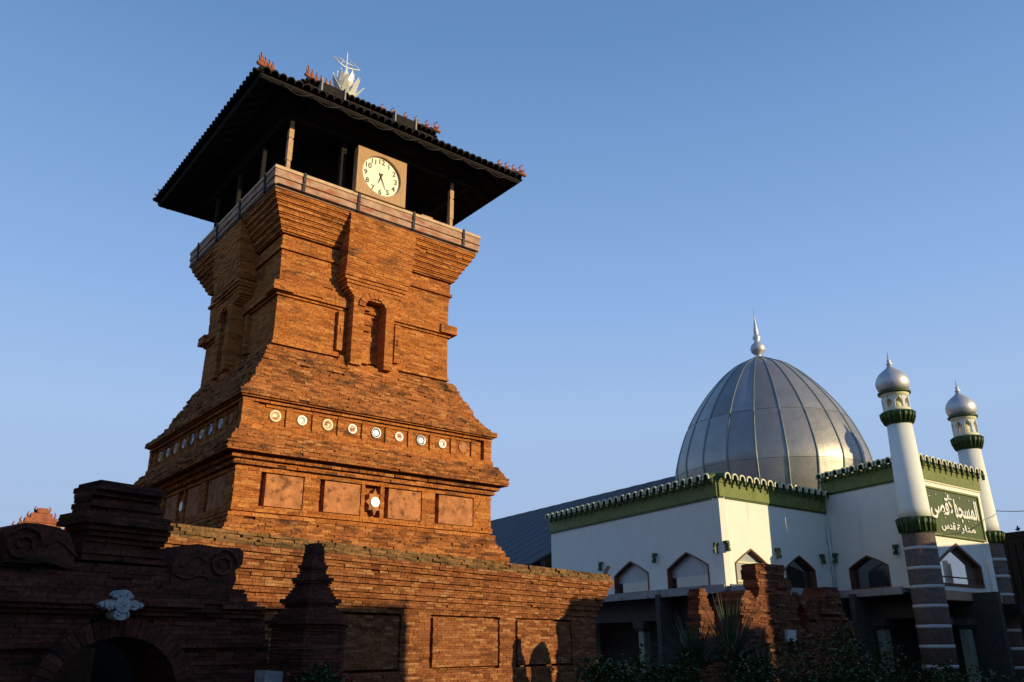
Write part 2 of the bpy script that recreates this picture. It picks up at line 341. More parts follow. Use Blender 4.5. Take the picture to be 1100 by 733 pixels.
# ornament of the faces
def rect_bricks(mb, f, u0, u1, vf, vb, z0, z1, j=.006, L=.27):
    n = max(1, round((z1-z0)/.05)); hh = (z1-z0)/n
    for i in range(n): row(mb, f, u0, u1, vf, vb, z0+i*hh, z0+(i+1)*hh, j, L, i % 2, ends=True)
for fi, f in enumerate(FACES[:1]+FACES[3:]+FACES[1:3]):
    vis = fi < 2
    if not vis: continue
    # panel storey
    for (u0, u1) in ((-3.22, -2.68), (-1.72, -1.36), (-.36, -.27), (.12, .22), (1.22, 1.58), (2.70, 3.22)):
        pil = MB(); rect_bricks(pil, f, u0, u1, -3.225, -3.0, 4.28, 4.98); build('pilaster', pil, MAT['brick'], tower)
    # disc storey
    us = [-2.47+.61*i for i in range(9)]
    for u in [us[0]-.47]+[x+.305 for x in us]:
        if u < 2.9: pil = MB(); rect_bricks(pil, f, u-.07, u+.07, -3.175, -3.05, 5.94, 6.44, .003); build('pilaster', pil, MAT['brick'], tower)
    for (u0, u1) in ((-3.225, -3.06), (3.0, 3.225)): pil = MB(); rect_bricks(pil, f, u0, u1, -3.225, -3.0, 5.94, 6.44, .003); build('pilaster', pil, MAT['brick'], tower)
    for i, u in enumerate(us):
        for (a_, b_, c_, d_) in ((u-.225, u+.225, 6.37, 6.435), (u-.225, u+.225, 5.945, 6.0)):
            fm = MB(); fm.box(f, a_, b_, -3.165, -3.05, c_, d_); build('niche_rail', fm, MAT['brick'], tower)
    for (u0, u1) in ((-2.56, -1.735), (-1.24, -.375), (.34, 1.205), (1.70, 2.685)):
        m = MB(); m.box(f, u0, u1, -3.21, -3.02, 4.30, 4.96, .004)
        build('wall_slab', m, MAT['plate'], tower)
    # starred flower frame with a porcelain plate
    st = []
    for i in range(16):
        r = .26 if i % 2 == 0 else .19
        if i % 4 == 0: r = .3
        st.append((0+r*cos(pi*i/8)*.78, 4.62+r*sin(pi*i/8)))
    m = MB(); m.prism(f, [st], -3.2, -3.03); o = build('flower_frame', m, MAT['plate'], tower)
    m = MB(); m.disc(f, 0, 4.62, .11, -3.225, -3.19); build('porcelain_plate', m, MAT['china'], o)
    # stepped cross at the right end
    m = MB()
    for i, hw in enumerate((.08, .14, .2, .24, .2, .14, .08)): m.box(f, 2.97-hw, 2.97+hw, -3.235, -3.1, 4.33+i*.085, 4.33+(i+1)*.085-.004)
    build('stepped_cross', m, MAT['brick'], tower)
    if vis or fi == 2:
        for i, u in enumerate(us):
            m = MB(); r = .135 if i % 2 == 0 else .115
            if i in (8,): m.disc(f, u, 6.21, .13, -3.155, -3.1); build('porcelain_plate', m, MAT['plate'], tower); continue
            kind = 'chinablue' if i in (4, 6) else 'chinatan' if i in (0, 2) else 'china'
            c = f.P(u, -3.10, 6.21); n_ = -f.n
            # dished plate: shallow lathe turned to face outward
            prof = [(r, .0), (r, .05), (r*.88, .065), (r*.6, .035), (r*.52, .03), (0.001, .03)]; nn = 24; vs_ = []; fs = []
            for (rr, d) in prof:
                for q in range(nn): t = 2*pi*q/nn; vs_.append(c+n_*d+f.e*(rr*cos(t))+Vector((0, 0, rr*sin(t))))
            for p_ in range(len(prof)-1):
                for q in range(nn): fs.append((p_*nn+q, p_*nn+(q+1) % nn, (p_+1)*nn+(q+1) % nn, (p_+1)*nn+q))
            m.add(vs_, fs, True); o = build('porcelain_plate', m, MAT[kind], tower)
            if kind == 'chinablue':
                m = MB(); m.disc(f, u, 6.21, r*.5, -3.14, -3.12); build('plate_centre', m, MAT['china'], o)
# flared crown, brackets and niche of each face
def crown(f):
    m = MB(); c = MB()
    n = 26
    for i in range(n):     # flared block hanging under the parapet
        z0 = 10.18+i*(11.72-10.18)/n; z1 = z0+(11.72-10.18)/n; q = i/n
        a = 2.80+.17*q**.7; hw = .90+.05*q
        row(m, f, -hw, hw, -a, -2.3, z0, z1, .008, .25, i % 2)
    for i, (z0, z1, a, hw) in enumerate([(10.10, 10.18, 2.83, .93), (10.02, 10.10, 2.79, .90), (9.94, 10.02, 2.75, .84), (9.84, 9.94, 2.72, .80), (9.78, 9.84, 2.7, .74), (9.72, 9.78, 2.72, .70), (9.66, 9.72, 2.74, .66), (9.6, 9.66, 2.76, .62)]):
        row(m, f, -hw, hw*.9, -a, -2.3, z0, z1, .006, .22, i % 2)
    rect_bricks(m, f, -.60, -.30, -2.74, -2.3, 7.9, 9.62, .004)         # left pillar of the niche
    rect_bricks(m, f, .27, .50, -2.80, -2.3, 7.9, 9.62, .004)          # right pillar
    row(m, f, -.3, -.05, -2.6, -2.3, 9.4, 9.46, .003, .2)
    for zz, hw, a in ((9.18, .13, 2.52), (9.05, .17, 2.52), (8.9, .12, 2.5), (8.72, .09, 2.5), (8.62, .16, 2.54), (8.54, .12, 2.52), (8.05, .12, 2.5)):
        m.box(f, -.16-hw*.8, -.16+hw*.8, -a-.14, -2.3, zz-.06 if zz > 8.1 else 8.0, zz+.07 if zz > 8.1 else 8.5)
    # stepped foot and outer thin pillars
    for sx in (-1, 1):
        rect_bricks(m, f, *sorted((sx*.72, sx*.86)), -2.50, -2.3, 8.25, 9.25, .004)
        rect_bricks(m, f, *sorted((sx*.78, sx*.80)), -2.53, -2.3, 8.7, 8.86, .004)
        for i in range(5): m.box(f, *sorted((sx*.5, sx*(.98-.05*i))), -2.62+.02*i, -2.3, 7.74+i*.075, 7.74+i*.075+.07)
        m.box(f, *sorted((sx*.5, sx*.95)), -2.64, -2.3, 7.62, 7.73)
    rect_bricks(m, f, -.6, .55, -2.64, -2.3, 7.62, 7.94, .008)
    ring = []
    for k in range(9):
        t0, t1 = pi*k/9+.02, pi*(k+1)/9-.02; m.prism(f, [[(-.02+.29*cos(t0), 9.4+.26*sin(t0)), (-.02+.46*cos(t0), 9.4+.42*sin(t0)), (-.02+.46*cos(t1), 9.4+.42*sin(t1)), (-.02+.29*cos(t1), 9.4+.26*sin(t1))]], -2.79-.01*(k % 2), -2.35)
    # two little volutes above the niche
    for sx in (-1, 1):
        pts = [f.P(sx*.35+.12*cos(t)*(1-t/9)*sx, -2.68, 9.74+.12*sin(t)*(1-t/9)) for t in [i*.5 for i in range(12)]]
        m.tube(pts, .03, 6)
    build('niche_relief', m, MAT['brick'], tower)
crown(FT); crown(FLf)
for f in (FT, FLf, FACES[1]):
    for s in (-1, 1): m = MB(); rect_bricks(m, f, *sorted((s*2.06, s*2.56)), -2.57, -2.3, 9.37, 9.6, .008); build('corner_band', m, MAT['brick'], tower)

# parapet slab
m = MB()
m.box(FT, -2.93, 2.93, -2.93, 2.93, 11.745, 11.80); m.box(FT, -2.97, 2.97, -2.97, 2.97, 11.80, 11.97)
m.box(FT, -2.95, 2.95, -2.95, 2.95, 11.97, 12.0); m.box(FT, -2.99, 2.99, -2.99, 2.99, 12.0, 12.2, .012)
pp = build('parapet', m, MAT['parapet'], tower, bevel=.012)
m = MB(); m.box(FT, -3.0, 3.0, -3.0, 3.0, 12.203, 12.29); build('coping', m, MAT['coping'], pp, bevel=.012)
for f in (FT, FLf):
    for u in (-2.25, -.78, .83, 2.42):
        m = MB(); m.box(f, u-.035, u+.035, -3.012, -2.95, 11.79, 12.22); m.box(f, u-.03, u+.03, -3.03, -2.99, 12.05, 12.3); build('strap', m, MAT['strap'], pp)
    m = MB(); m.tube([f.P(-2.9, -3.0, 11.8), f.P(0, -3.0, 11.79), f.P(2.9, -3.0, 11.8)], .014, 6); build('conduit', m, MAT['strap'], pp)
# posts
for f in (FT, FACES[2]):
    for u, v in ((-2.62, -2.78), (2.12, -2.78)):
        m = MB(); z_ = [12.25, 12.6, 12.62, 13.2, 13.25, 13.5]
        wd = [.045, .045, .06, .045, .06, .05]
        for i in range(5): m.box(f, u-wd[i], u+wd[i], v-wd[i], v+wd[i], z_[i], z_[i+1]-.002)
        pc = MB(); pc.box(f, u-.05, u+.05, v-.05, v+.05, 13.5, 14.1); build('shaded_post_top', pc, MAT['wood'], tower)  # top of the post in near-black wood: eave shadow put into the colour
        build('post', m, MAT['postwood'], tower)
for f in (FLf, FACES[1]):
    for u in (-1.6, .0, 1.6):
        m = MB(); m.box(f, u-.045, u+.045, -2.84, -2.75, 12.25, 13.5); build('side_post', m, MAT['wood'], tower)  # side posts take the near-black wood for the shaded side
m = MB()
for f in FACES: m.box(f, -2.82, 2.68, -2.82, -2.70, 13.88, 14.02)
build('ring_beam', m, MAT['wood'], tower)
m = MB(); m.box(FT, -1.2, 1.2, -.9, 1.5, 12.2, 14.6); build('inner_room', m, MAT['wood'], tower)
m = MB(); m.box(FT, -1.17, -1.03, -2.62, -2.48, 12.2, 13.8)
build('inner_post', m, MAT['wood'], tower)
# small pointed board behind the parapet
m = MB(); m.box(FT, 1.25, 1.6, -2.7, -2.62, 12.2, 12.52); build('loose_board', m, MAT['postwood'], tower)

# roof in two tiers
def roof_tier(name, ae, ze, ai, zi, sp, parent, FACES=None):
    FACES = FACES or globals()['FACES']
    r = MB()
    th = .05
    for f in FACES:
        r.add([f.P(-ae, -ae, ze), f.P(ae, -ae, ze), f.P(ai, -ai, zi), f.P(-ai, -ai, zi),
               f.P(-ae, -ae, ze-th), f.P(ae, -ae, ze-th), f.P(ai, -ai, zi-th), f.P(-ai, -ai, zi-th)],
              [(0, 1, 2, 3), (7, 6, 5, 4), (4, 5, 1, 0)])
    ro = build(name, r, MAT['wood'], parent)
    r = MB(); n = int(2*ae/sp)
    for f in FACES:
        for i in range(n):
            u = -ae+(i+.5)*2*ae/n; top = max(ai, abs(u)) if abs(u) > ai else ai
            if ae-top < .05: continue
            zt = ze+(zi-ze)*(ae-top)/(ae-ai)
            segs = max(2, int((ae-top)/.3))
            for s in range(segs):
                q0, q1 = s/segs, (s+1)/segs
                v0, v1 = -(ae+.07)+(ae+.07-top)*q0, -(ae+.07)+(ae+.07-top)*q1
                z0, z1 = ze-.03+(zt-ze+.03)*q0, ze-.03+(zt-ze+.03)*q1
                rr = sp*.62; vs_ = []; m_ = 6
                for (v_, z_, e) in ((v0, z0, .05), (v1, z1, .02)):
                    for k_ in range(m_+1): t = pi*k_/m_; vs_.append(f.P(u+rr*cos(t)*.9, v_-(.09*sin(t) if s == 0 and e == .05 else 0), z_+e+rr*sin(t)*.75))
                    for k_ in range(m_+1): t = pi*k_/m_; vs_.append(f.P(u+(rr-.02)*cos(t)*.9, v_-(.09*sin(t) if s == 0 and e == .05 else 0), z_+e-.02+(rr-.02)*sin(t)*.75-(.0)))
                K = 2*(m_+1); fs = []
                for k_ in range(m_): fs += [(k_+1, k_, K+k_, K+k_+1), (m_+1+k_, m_+2+k_, k_+1, k_) if 0 else (k_, k_+1, m_+2+k_, m_+1+k_)]
                r.add(vs_, fs)
    build('tile_row', r, MAT['tile'], ro)
    # rafters
    r = MB()
    for f in FACES:
        for i in range(15):
            u = -ae*.93+i*ae*1.86/14; top = max(ai, abs(u)); zt = ze+(zi-ze)*(ae-top)/(ae-ai)
            p0 = f.P(u, -ae+.02, ze-.1); p1 = f.P(u, -top, zt-.1); r.tube([p0, p1], .035, 4, smooth=False)
        r.tube([f.P(-ae+.03, -ae+.03, ze-.06), f.P(ae-.03, -ae+.03, ze-.06)], .05, 4, smooth=False)
        q = .45; b_ = ae+(ai-ae)*q; r.tube([f.P(-b_, -b_, ze+(zi-ze)*q-.2), f.P(b_, -b_, ze+(zi-ze)*q-.2)], .09, 4, smooth=False)
    build('rafter', r, MAT['wood'], ro)
    return ro
AE, ZE, AI, ZI = 3.84, 14.05, 1.75, 15.42
RC = TC+Vector((FT.n.x, FT.n.y))*.14; FACES_R = [Fr(RC, TY+k*pi/2) for k in range(4)]
AU, ZU, ZA = 2.0, 15.66, 17.05
r1 = roof_tier('lower_roof', AE, ZE, AI, ZI, .2, tower, FACES_R)
r2 = roof_tier('upper_roof', AU, ZU, .05, ZA, .165, tower)
m = MB(); m.box(FT, -1.72, 1.72, -1.72, 1.72, 15.2, 15.72); build('roof_neck', m, MAT['wood'], tower)
def ornament(p, d, s, parent):
    """terracotta ridge ornament: upright curling comb"""
    m = MB(); a = Vector(d).normalized(); up = Vector((0, 0, 1))
    m.tube([p-a*.02, p+up*.10*s+a*.03, p+up*.2*s+a*.0, p+up*.3*s+a*.09*s], .055*s, 6, .018*s)
    m.tube([p+up*.05*s, p+up*.10*s+a*.10*s, p+up*.2*s+a*.18*s], .04*s, 6, .014*s)
    m.tube([p-a*.14, p+a*.2], .05*s, 6)
    build('ridge_ornament', m, MAT['terracotta'], parent)
for (ae, ze, ai, zi, qs, ro) in ((AE, ZE, AI, ZI, (.0, .07, .14, .21), r1), (AU, ZU, .05, ZA, (0, .1, .22, .34, .48, .6), r2)):
    for f in (FACES_R if ro is r1 else FACES):
        for sx in (-1, 1)[:1]:
            p0 = f.P(-ae, -ae, ze+.1); p1 = f.P(-ai, -ai, zi+.1)
            m = MB(); m.tube([p0+(p0-p1)*.01-Vector((0, 0, .02)), p1], .07, 8); build('hip_ridge', m, MAT['tile'], ro)
            for i, q in enumerate(qs):
                ornament(p0.lerp(p1, q)+Vector((0, 0, .12)), (p0-p1), 1.05 if i == 0 else .85, ro)
# shiny crown finial with small boat shaped top
m = MB(); ap = FT.P(0, 0, ZA)
m.lathe(ap, [(.30, -.15), (.30, 0), (.2, .06), (.16, .2), (.2, .26)], 8)
fin = build('crown_finial', m, MAT['chrome'], r2)
m = MB()
for k in range(8):
    t = k*pi/4+.3
    for lv, (r0_, zz, hh_, oo) in enumerate(((.17, .15, .42, .24), (.14, .42, .38, .16), (.1, .66, .34, .08))):
        d = Vector((cos(t+lv*.39), sin(t+lv*.39), 0)); sd = Vector((-d.y, d.x, 0)); b_ = ap+Vector((0, 0, zz))
        w_ = .085-.012*lv
        pts = [b_+d*r0_-sd*w_, b_+d*r0_+sd*w_, b_+d*(r0_+.08)+sd*w_*.85+Vector((0, 0, hh_*.4)), b_+d*(r0_+.08)-sd*w_*.85+Vector((0, 0, hh_*.4)), b_+d*(r0_+oo)+Vector((0, 0, hh_*1.15))]
        m.add(pts+[p_-d*.02 for p_ in pts], [(0, 1, 2, 3), (3, 2, 4), (8, 7, 6, 5), (9, 7, 8), (1, 6, 7, 2), (2, 7, 9, 4), (4, 9, 8, 3), (3, 8, 5, 0)])
m.v = [tuple(ap+Vector(((p[0]-ap.x)*1.45, (p[1]-ap.y)*1.45, (p[2]-ap.z)*1.1))) for p in m.v]
m.lathe(ap, [(.18, .0), (.16, .4), (.1, .8), (.07, 1.0), (.02, 1.05), (.018, 1.78), (.004, 1.95)], 10)
build('metal_leaf', m, MAT['chrome'], fin)
m = MB()
cz = 1.34
P2 = lambda u, z_: FT.P(u, 0, ZA+z_)
m.tube([P2(-.46, cz+.16), P2(-.18, cz+.02), P2(0, cz-.02), P2(.18, cz+.02), P2(0.46, cz+.1)], .017, 6)
m.tube([P2(-.46, cz+.16), P2(-.12, cz+.22), P2(-.18, cz+.04)], .014, 6)
m.tube([P2(.16, cz+.02), P2(.12, cz+.3), P2(0.46, cz+.1)], .014, 6)
m.tube([P2(-.24, cz+.17), P2(.24, cz+.16)], .011, 6)
build('weather_vane', m, MAT['chrome'], fin)
# two dark lamp housings clipped to the upper eave and a slack string of lights
for u in (-1.35, .9):
    m = MB(); m.box(FT, u-.32, u+.32, -2.2, -2.05, 15.45, 15.72); o = build('lamp_housing', m, MAT['wood'], r2)
    m = MB()
    for s in (-1, 1): m.box(FT, u+s*.34-.02, u+s*.34+.02, -2.24, -2.03, 15.4, 15.8)
    build('bracket_strip', m, MAT['concrete'], o)
m = MB()
for i in range(9):
    u0 = -3.3+i*.74
    m.tube([FT.P(u0+.74*t/6, -3.72, 13.98-.14*sin(pi*t/6)) for t in range(7)], .009, 4)
build('string_cable', m, MAT['strap'], r1)

# clock
ck = root('wall_clock', tuple(FT.P(-.2, -2.95, 12.28)), 'square wooden wall clock with round cream dial and arabic numerals on the tower parapet', 'clock', ang=TY)
CU, CZ = -.205, 12.95
circ = [(CU+.56*cos(2*pi*k/48), CZ+.02+.56*sin(2*pi*k/48)) for k in range(48)]
m = MB(); m.prism(FT, [[(-.925, 12.285), (.515, 12.285), (.515, 13.62), (-.925, 13.62)], circ], -3.06, -2.95)
build('clock_case', m, MAT['clockwood'], ck, bevel=.008)
m = MB(); m.box(FT, -.92, .51, -2.948, -2.85, 12.29, 13.61); build('case_back', m, MAT['clockwood'], ck)
m = MB(); m.disc(FT, CU, CZ+.02, .557, -2.985, -2.952, 48); dial = build('dial', m, MAT['dial'], ck)
def text(body, size, f, u, z_, v, mat, name, parent, sx=1, depth=.012, bold=0.0, align='CENTER'):
    cu = bpy.data.curves.new(name or 'tmp_text', 'FONT'); cu.body = body; cu.size = size; cu.extrude = 0; cu.offset = bold
    cu.align_x = align; cu.align_y = 'CENTER'; cu.resolution_u = 4
    t = bpy.data.objects.new('tmp_text', cu); COL.objects.link(t); bpy.context.view_layer.update()
    me = t.to_mesh(); vs_ = [(p.co.x*sx, p.co.y) for p in me.vertices]; polys = [tuple(p.vertices) for p in me.polygons]
    m = MB(); n = len(vs_)
    W = [f.P(u+x, v, z_+y) for x, y in vs_]+[f.P(u+x, v+depth, z_+y) for x, y in vs_]
    ed = {}
    for p in polys:
        for i in range(len(p)): e = (p[i], p[(i+1) % len(p)]); ed[e] = 1
    side = [(a_, b_) for (a_, b_) in ed if (b_, a_) not in ed]
    m.add(W, polys+[(b_, a_, a_+n, b_+n) for a_, b_ in side])
    t.to_mesh_clear(); bpy.data.objects.remove(t)
    return build(name, m, mat, parent) if name else m
for h in range(1, 13):
    t = radians(90-30*h); text(str(h), .205, FT, CU+.44*cos(t), CZ+.02+.44*sin(t), -2.99, MAT['black'], 'numeral', dial, depth=.004, bold=.0035)
def hand(deg, L, wd, v):
    m = MB(); t = radians(90-deg); d = (cos(t), sin(t)); n_ = (-d[1], d[0])
    q = [(-.12*d[0]+s*n_[0]*wd, -.12*d[1]+s*n_[1]*wd) for s in (-1, 1)]+[(L*d[0]+s*n_[0]*wd*.35, L*d[1]+s*n_[1]*wd*.35) for s in (1, -1)]
    m.prism(FT, [[(CU+x, CZ+.02+y) for x, y in q]], v, v+.006); build('hand', m, MAT['black'], dial)
hand(156, .36, .014, -3.01); hand(200, .21, .024, -3.0)

# ------------------------------------------------------------------ low enclosure wall in front of the tower
WA = atz(185, 565, 3.3); WB = atz(660, 620, 3.3); wd_ = WB-WA; WL = hypot(wd_.x, wd_.y); wang = math.atan2(wd_.y, wd_.x)
FWL = Fr((WB.x, WB.y), wang)
lw = root('low_brick_wall', tuple(FWL.P(0, .3, 0)), 'low weathered brick enclosure wall with a corbelled top and recessed panels before the tower', 'wall', ang=wang)
cap = MB(); m = MB(); X0 = -WL-.7
z = 0; k = 0
def pu(x): return FWL.px(x, 690, .42)[0]
pans = []
for (a_, b_) in ((361, 427), (461, 534), (553, 612)): pans.append((pu(a_), pu(b_)))
pw = pans[0][1]-pans[0][0]; pans = [(pans[0][0]-2.6, pans[0][0]-1.1)]+pans
off = {}
while z < 3.3:
    h = .05; k += 1
    if z < 1.15: v = .36
    elif z < 2.2: v = .52
    elif z < 2.3: v = .40
    elif z < 3.05:
        q = int((z-2.3)/.12); v = .36-q*.055
    elif z < 3.2: v = .02
    else: v = .05
    je = .01 if z < 3.1 else .028
    end = -v
    row(cap if z > 3.14 else m, FWL, X0, end, v, 1.5, z, z+h, je, .22, k % 2, miss=.02 if z < 3.1 else .12, gap=.003)
    if 1.15 <= z < 2.2:
        for i, (a_, b_) in enumerate(pans):
            if z > 1.2 and z < 2.14: row(m, FWL, a_+.09, b_, .40, .6, z, z+h, .007, .25, k % 2)
            nx = pans[i+1][0]-.02 if i+1 < len(pans) else -.42
            row(m, FWL, b_+.05, nx, .385, .6, z, z+h, .008, .25, k % 2)
    z += h
build('brick_course', m, MAT['oldbrick'], lw); build('mossy_coping', cap, MAT['mosscap'], lw)
m = MB(); m.box(FWL, X0, -.6, .6, 1.45, 0, 3.2); build('wall_core', m, MAT['mortar'], lw)
# small things on the wall end: a timber stay and a green lamp post
m = MB(); m.tube([FWL.P(-.1, .3, 3.25), FWL.P(.55, .5, 3.62)], .06, 4, smooth=False); build('timber_stay', m, MAT['wood'], lw)

# ------------------------------------------------------------------ foreground gate (in shade)
GA = atd(131, 650, 9.0); gang = radians(90-37); FG = Fr((GA.x, GA.y), gang)
gate = root('brick_gateway', tuple(FG.P(0, .4, 0)), 'dark brick gateway with stepped crown, scroll blocks and a round arch in the left foreground', 'gateway', ang=gang)
def g_(x, y, v=0): return FG.px(x, y, v)
m = MB(); ac = g_(127, 770, 0); ar = abs(g_(127, 684)[1]-.95); acu = g_(127, 720)[0]
ahw = (g_(197, 731)[0]-g_(60, 731)[0])/2; atop = g_(127, 684)[1]
def archhalf(z_):
    zs = atop-ahw*.85
    if z_ > atop: return 0
    if z_ < zs: return ahw
    return ahw*math.sqrt(max(0, 1-((z_-zs)/(ahw*.85))**2))
# levels from the photo: y pixel -> (left px, right px, projection)
lv = [(733+260, -60, 292, .10), (700, -60, 290, .10), (694, -60, 286, .04), (668, -60, 286, .04), (660, -60, 284, .0), (655, -60, 283, -.03), (650, -60, 280, -.07), (645, -60, 272, -.06), (638, -60, 264, -.01), (632, -60, 262, .0),
      (627, -60, 253, .05), (612, -60, 252, .08), (604, -60, 254, .02)]
zc = 0.0; k = 0
ztop = g_(130, 610)[1]
while zc < ztop:
    h = .042; k += 1; zm = zc+h/2
    # find y for this z at gate centre
    best = min(range(520, 1000), key=lambda y: abs(g_(130, y)[1]-zm)) if zm > .3 else 990
    L_ = [l for l in lv if l[0] >= best]; q = L_[-1] if L_ else lv[0]
    u0 = g_(q[1], best)[0]; u1 = g_(q[2], best+int((q[2]-130)*.1))[0]
    ah = archhalf(zm)
    if ah > 0:
        row(m, FG, u0, acu-ah-.16, q[3], .8, zc, zc+h, .008, .22, k % 2, miss=.03); row(m, FG, acu+ah+.16, u1, q[3], .8, zc, zc+h, .008, .22, k % 2, miss=.03)
    elif zm < atop+.16:
        hh2 = .16+ahw*.25; row(m, FG, u0, acu-hh2, q[3], .8, zc, zc+h, .008, .22, k % 2); row(m, FG, acu+hh2, u1, q[3], .8, zc, zc+h, .008, .22, k % 2)
    else: row(m, FG, u0, u1, q[3], .8, zc, zc+h, .006, .22, k % 2, miss=.03)
    zc += h
# arch ring of standing bricks
nv = 30
for i in range(nv):
    t0, t1 = pi*i/nv, pi*(i+1)/nv
    zs = atop-ahw*.85; g0 = .005
    pts = []
    for (t, r_) in ((t0+g0, 0), (t1-g0, 0), (t1-g0, .17), (t0+g0, .17)):
        pts.append((acu-(ahw+r_)*cos(t), zs+(ahw*.85+r_)*sin(t)))
    m.prism(FG, [pts[::-1]], .0+random.uniform(-.008, .008), .75)
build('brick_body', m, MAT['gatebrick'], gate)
m = MB(); m.box(FG, acu-ahw-2.2, acu+ahw+1.6, 1.6, 1.66, 0, 2.3); build('dark_backing', m, MAT['wood'], gate)  # wide dark sheet added behind the arch so the opening stays in shade
for s in (-1, 1):
    m = MB(); m.box(FG, acu+s*ahw*.5-ahw*.42, acu+s*ahw*.5+ahw*.42, 1.56, 1.598, .2, atop-.1); build('door_leaf', m, MAT['frame'], gate)
# stepped crown block
m = MB()
cr = [(603, 84, 183), (596, 84, 180), (589, 86, 180), (583, 88, 182), (577, 89, 184), (571, 87, 184), (565, 81, 184), (559, 82, 182), (552, 91, 178), (546, 92, 179), (540, 92, 178.5), (534, 95, 177), (528, 97, 178), (522, 101, 177), (517.5, 105, 175)]
pr = [.1, .08, .12, .1, .06, .02, -.04, -.02, .08, .04, .1, .06, .0, .04, .08]
for i in range(len(cr)-1):
    y0, l0, r0 = cr[i]; y1 = cr[i+1][0]
    z0 = g_(130, y0+(0))[1]; z1 = g_(130, y1)[1]
    n = max(1, round((z1-z0)/.04))
    for q in range(n):
        row(m, FG, g_(l0+9, y0)[0], g_(r0, y0+7)[0], pr[i], .5-pr[i], z0+(z1-z0)*q/n, z0+(z1-z0)*(q+1)/n, .006, .2, q % 2, miss=.02)
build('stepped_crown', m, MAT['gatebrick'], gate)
# scroll blocks either side
def scroll(x0, x1, y0, y1, cx, cy, flip):
    m = MB()
    u0 = g_(x0, y1)[0]; u1 = g_(x1, y1)[0]; z0 = g_((x0+x1)/2, y1)[1]; z1 = g_((x0+x1)/2, y0)[1]
    H = z1-z0; W = u1-u0
    if flip: pts = [(0, 0), (.88, 0), (.93, .25), (.9, .45), (1, .62), (1, .9), (.93, 1), (.6, .97), (.3, 1), (.12, .93), (.05, .7), (.0, .5)]
    else: pts = [(.02, 0), (1, 0), (1.0, .35), (.94, .6), (.86, .85), (.7, .95), (.4, 1), (.2, .98), (.05, .85), (0, .6)]
    m.prism(FG, [[(u0+W*a_, z0+H*b_) for a_, b_ in pts]], .02, .85)
    c = g_(cx, cy)
    for rr in (1,):
        P_ = [FG.P(c[0]+.17*(1-t/13)*cos(t), .0, c[1]+.17*(1-t/13)*sin(t)) for t in [i*.4 for i in range(27)]]
        m.tube(P_, .014, 6)
    s = -1 if flip else 1
    m.tube([FG.P(c[0]+s*(.2+.05*i), .02, c[1]+.06*sin(i*.8)) for i in range(7)], .014, 6)
    m.tube([FG.P(c[0]+s*(.15+.05*i), .01, c[1]-.15+.02*sin(i*.9)) for i in range(9)], .012, 6)
    build('scroll_block', m, MAT['gatebrick'], gate)
scroll(2, 80, 562, 606, 25, 585, False); scroll(184, 259, 585, 632, 240, 606, True)
m = MB(); b0 = g_(-60, 600); b1 = g_(8, 560)
for i in range(8): row(m, FG, b0[0], b1[0]+.02, .1, .9, b1[1]-.62+i*.07, b1[1]-.62+(i+1)*.07, .008, .2, i % 2)
build('side_shoulder', m, MAT['gatebrick'], gate)
# white four-petal emblem
e = g_(131, 650, -.12); m = MB()
def petal(cx, cy, rx, ry): return [(e[0]+cx+rx*cos(2*pi*k/20), e[1]+cy+ry*sin(2*pi*k/20)) for k in range(20)]
m.prism(FG, [petal(0, .0, .075, .07)], -.15, .0)
for (cx, cy, rx, ry) in ((0, .085, .08, .05), (0, -.085, .08, .05), (.115, 0, .055, .045), (-.115, 0, .055, .045)): m.prism(FG, [petal(cx, cy, rx, ry)], -.138+abs(cx)*.03, .0)
for s in (-1, 1): m.prism(FG, [[(e[0]+s*.18, e[1]-.03), (e[0]+s*.22, e[1]), (e[0]+s*.18, e[1]+.03)][::s]], -.13, .0)
for k in range(34):
    t = random.uniform(0, 6.28); r_ = random.uniform(.0, .12); m.lathe(tuple(FG.P(e[0]+r_*cos(t)*1.2, -.145, e[1]+r_*sin(t))), [(.002, -.016), (.014, 0), (.002, .016)], 6)
em = build('carved_emblem', m, MAT['reliefstone'], gate)
m = MB(); q = [g_(x, y, .0) for x, y in ((276, 740), (304, 742), (305, 722), (277, 720))]
m.prism(FG, [q], -.12, .05); build('stone_marker', m, MAT['reliefstone'], None, label='small pale stone slab low beside the dark finial pillar', cat='stone slab')

# ------------------------------------------------------------------ finial pillar
PC = atd(332, 669, 10.1); PF = Fr((PC.x, PC.y), gang)
pil = root('finial_pillar', tuple(PF.P(0, 0, 0)), 'dark stepped brick gate pillar with a tapering tiered finial before the sunlit wall', 'pillar', ang=gang)
def zp(y): return atd(330, y, 10.0)[2]
def sq(h): return (-h, h, -h, h)
s1 = 1/ (F/ (PC.y*cos(PITCH))) # metres per pixel here
def hwid(px): return px*s1/ (2*(cos(gang)+sin(gang))*.98)
T = []
for (y0, y1, w0, w1) in ((900, 675, 76, 76), (675, 671, 78, 88), (671, 666, 92, 90), (666, 650, 82, 50), (650, 648, 56, 62), (648, 643, 66, 62), (643, 627, 54, 34), (627, 624, 38, 44), (624, 620, 46, 43), (620, 612, 36, 26), (612, 610, 28, 32), (610, 606, 33, 31), (606, 600, 27, 22), (600, 585, 24, 20), (585, 583, 17, 13)):
    T.append((max(0, zp(y0)) if y0 < 900 else 0, zp(y1), sq(hwid(w0)), sq(hwid(w1))))
m = MB(); block(m, PF, T, .035, .004, .2, .01)
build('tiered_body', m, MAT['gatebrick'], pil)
# wall linking gate and pillar
m = MB(); k = 0
ua = g_(284, 700)[0]; ub = FG.e.dot(Vector((PC.x, PC.y, 0))-FG.o)-.3
z = 0
while z < g_(290, 692)[1]+.02:
    row(m, FG, ua-.3, ub, .16, .6, z, z+.058, .008, .22, k % 2); z += .058; k += 1
if ub > ua: build('link_wall', m, MAT['gatebrick'], gate)

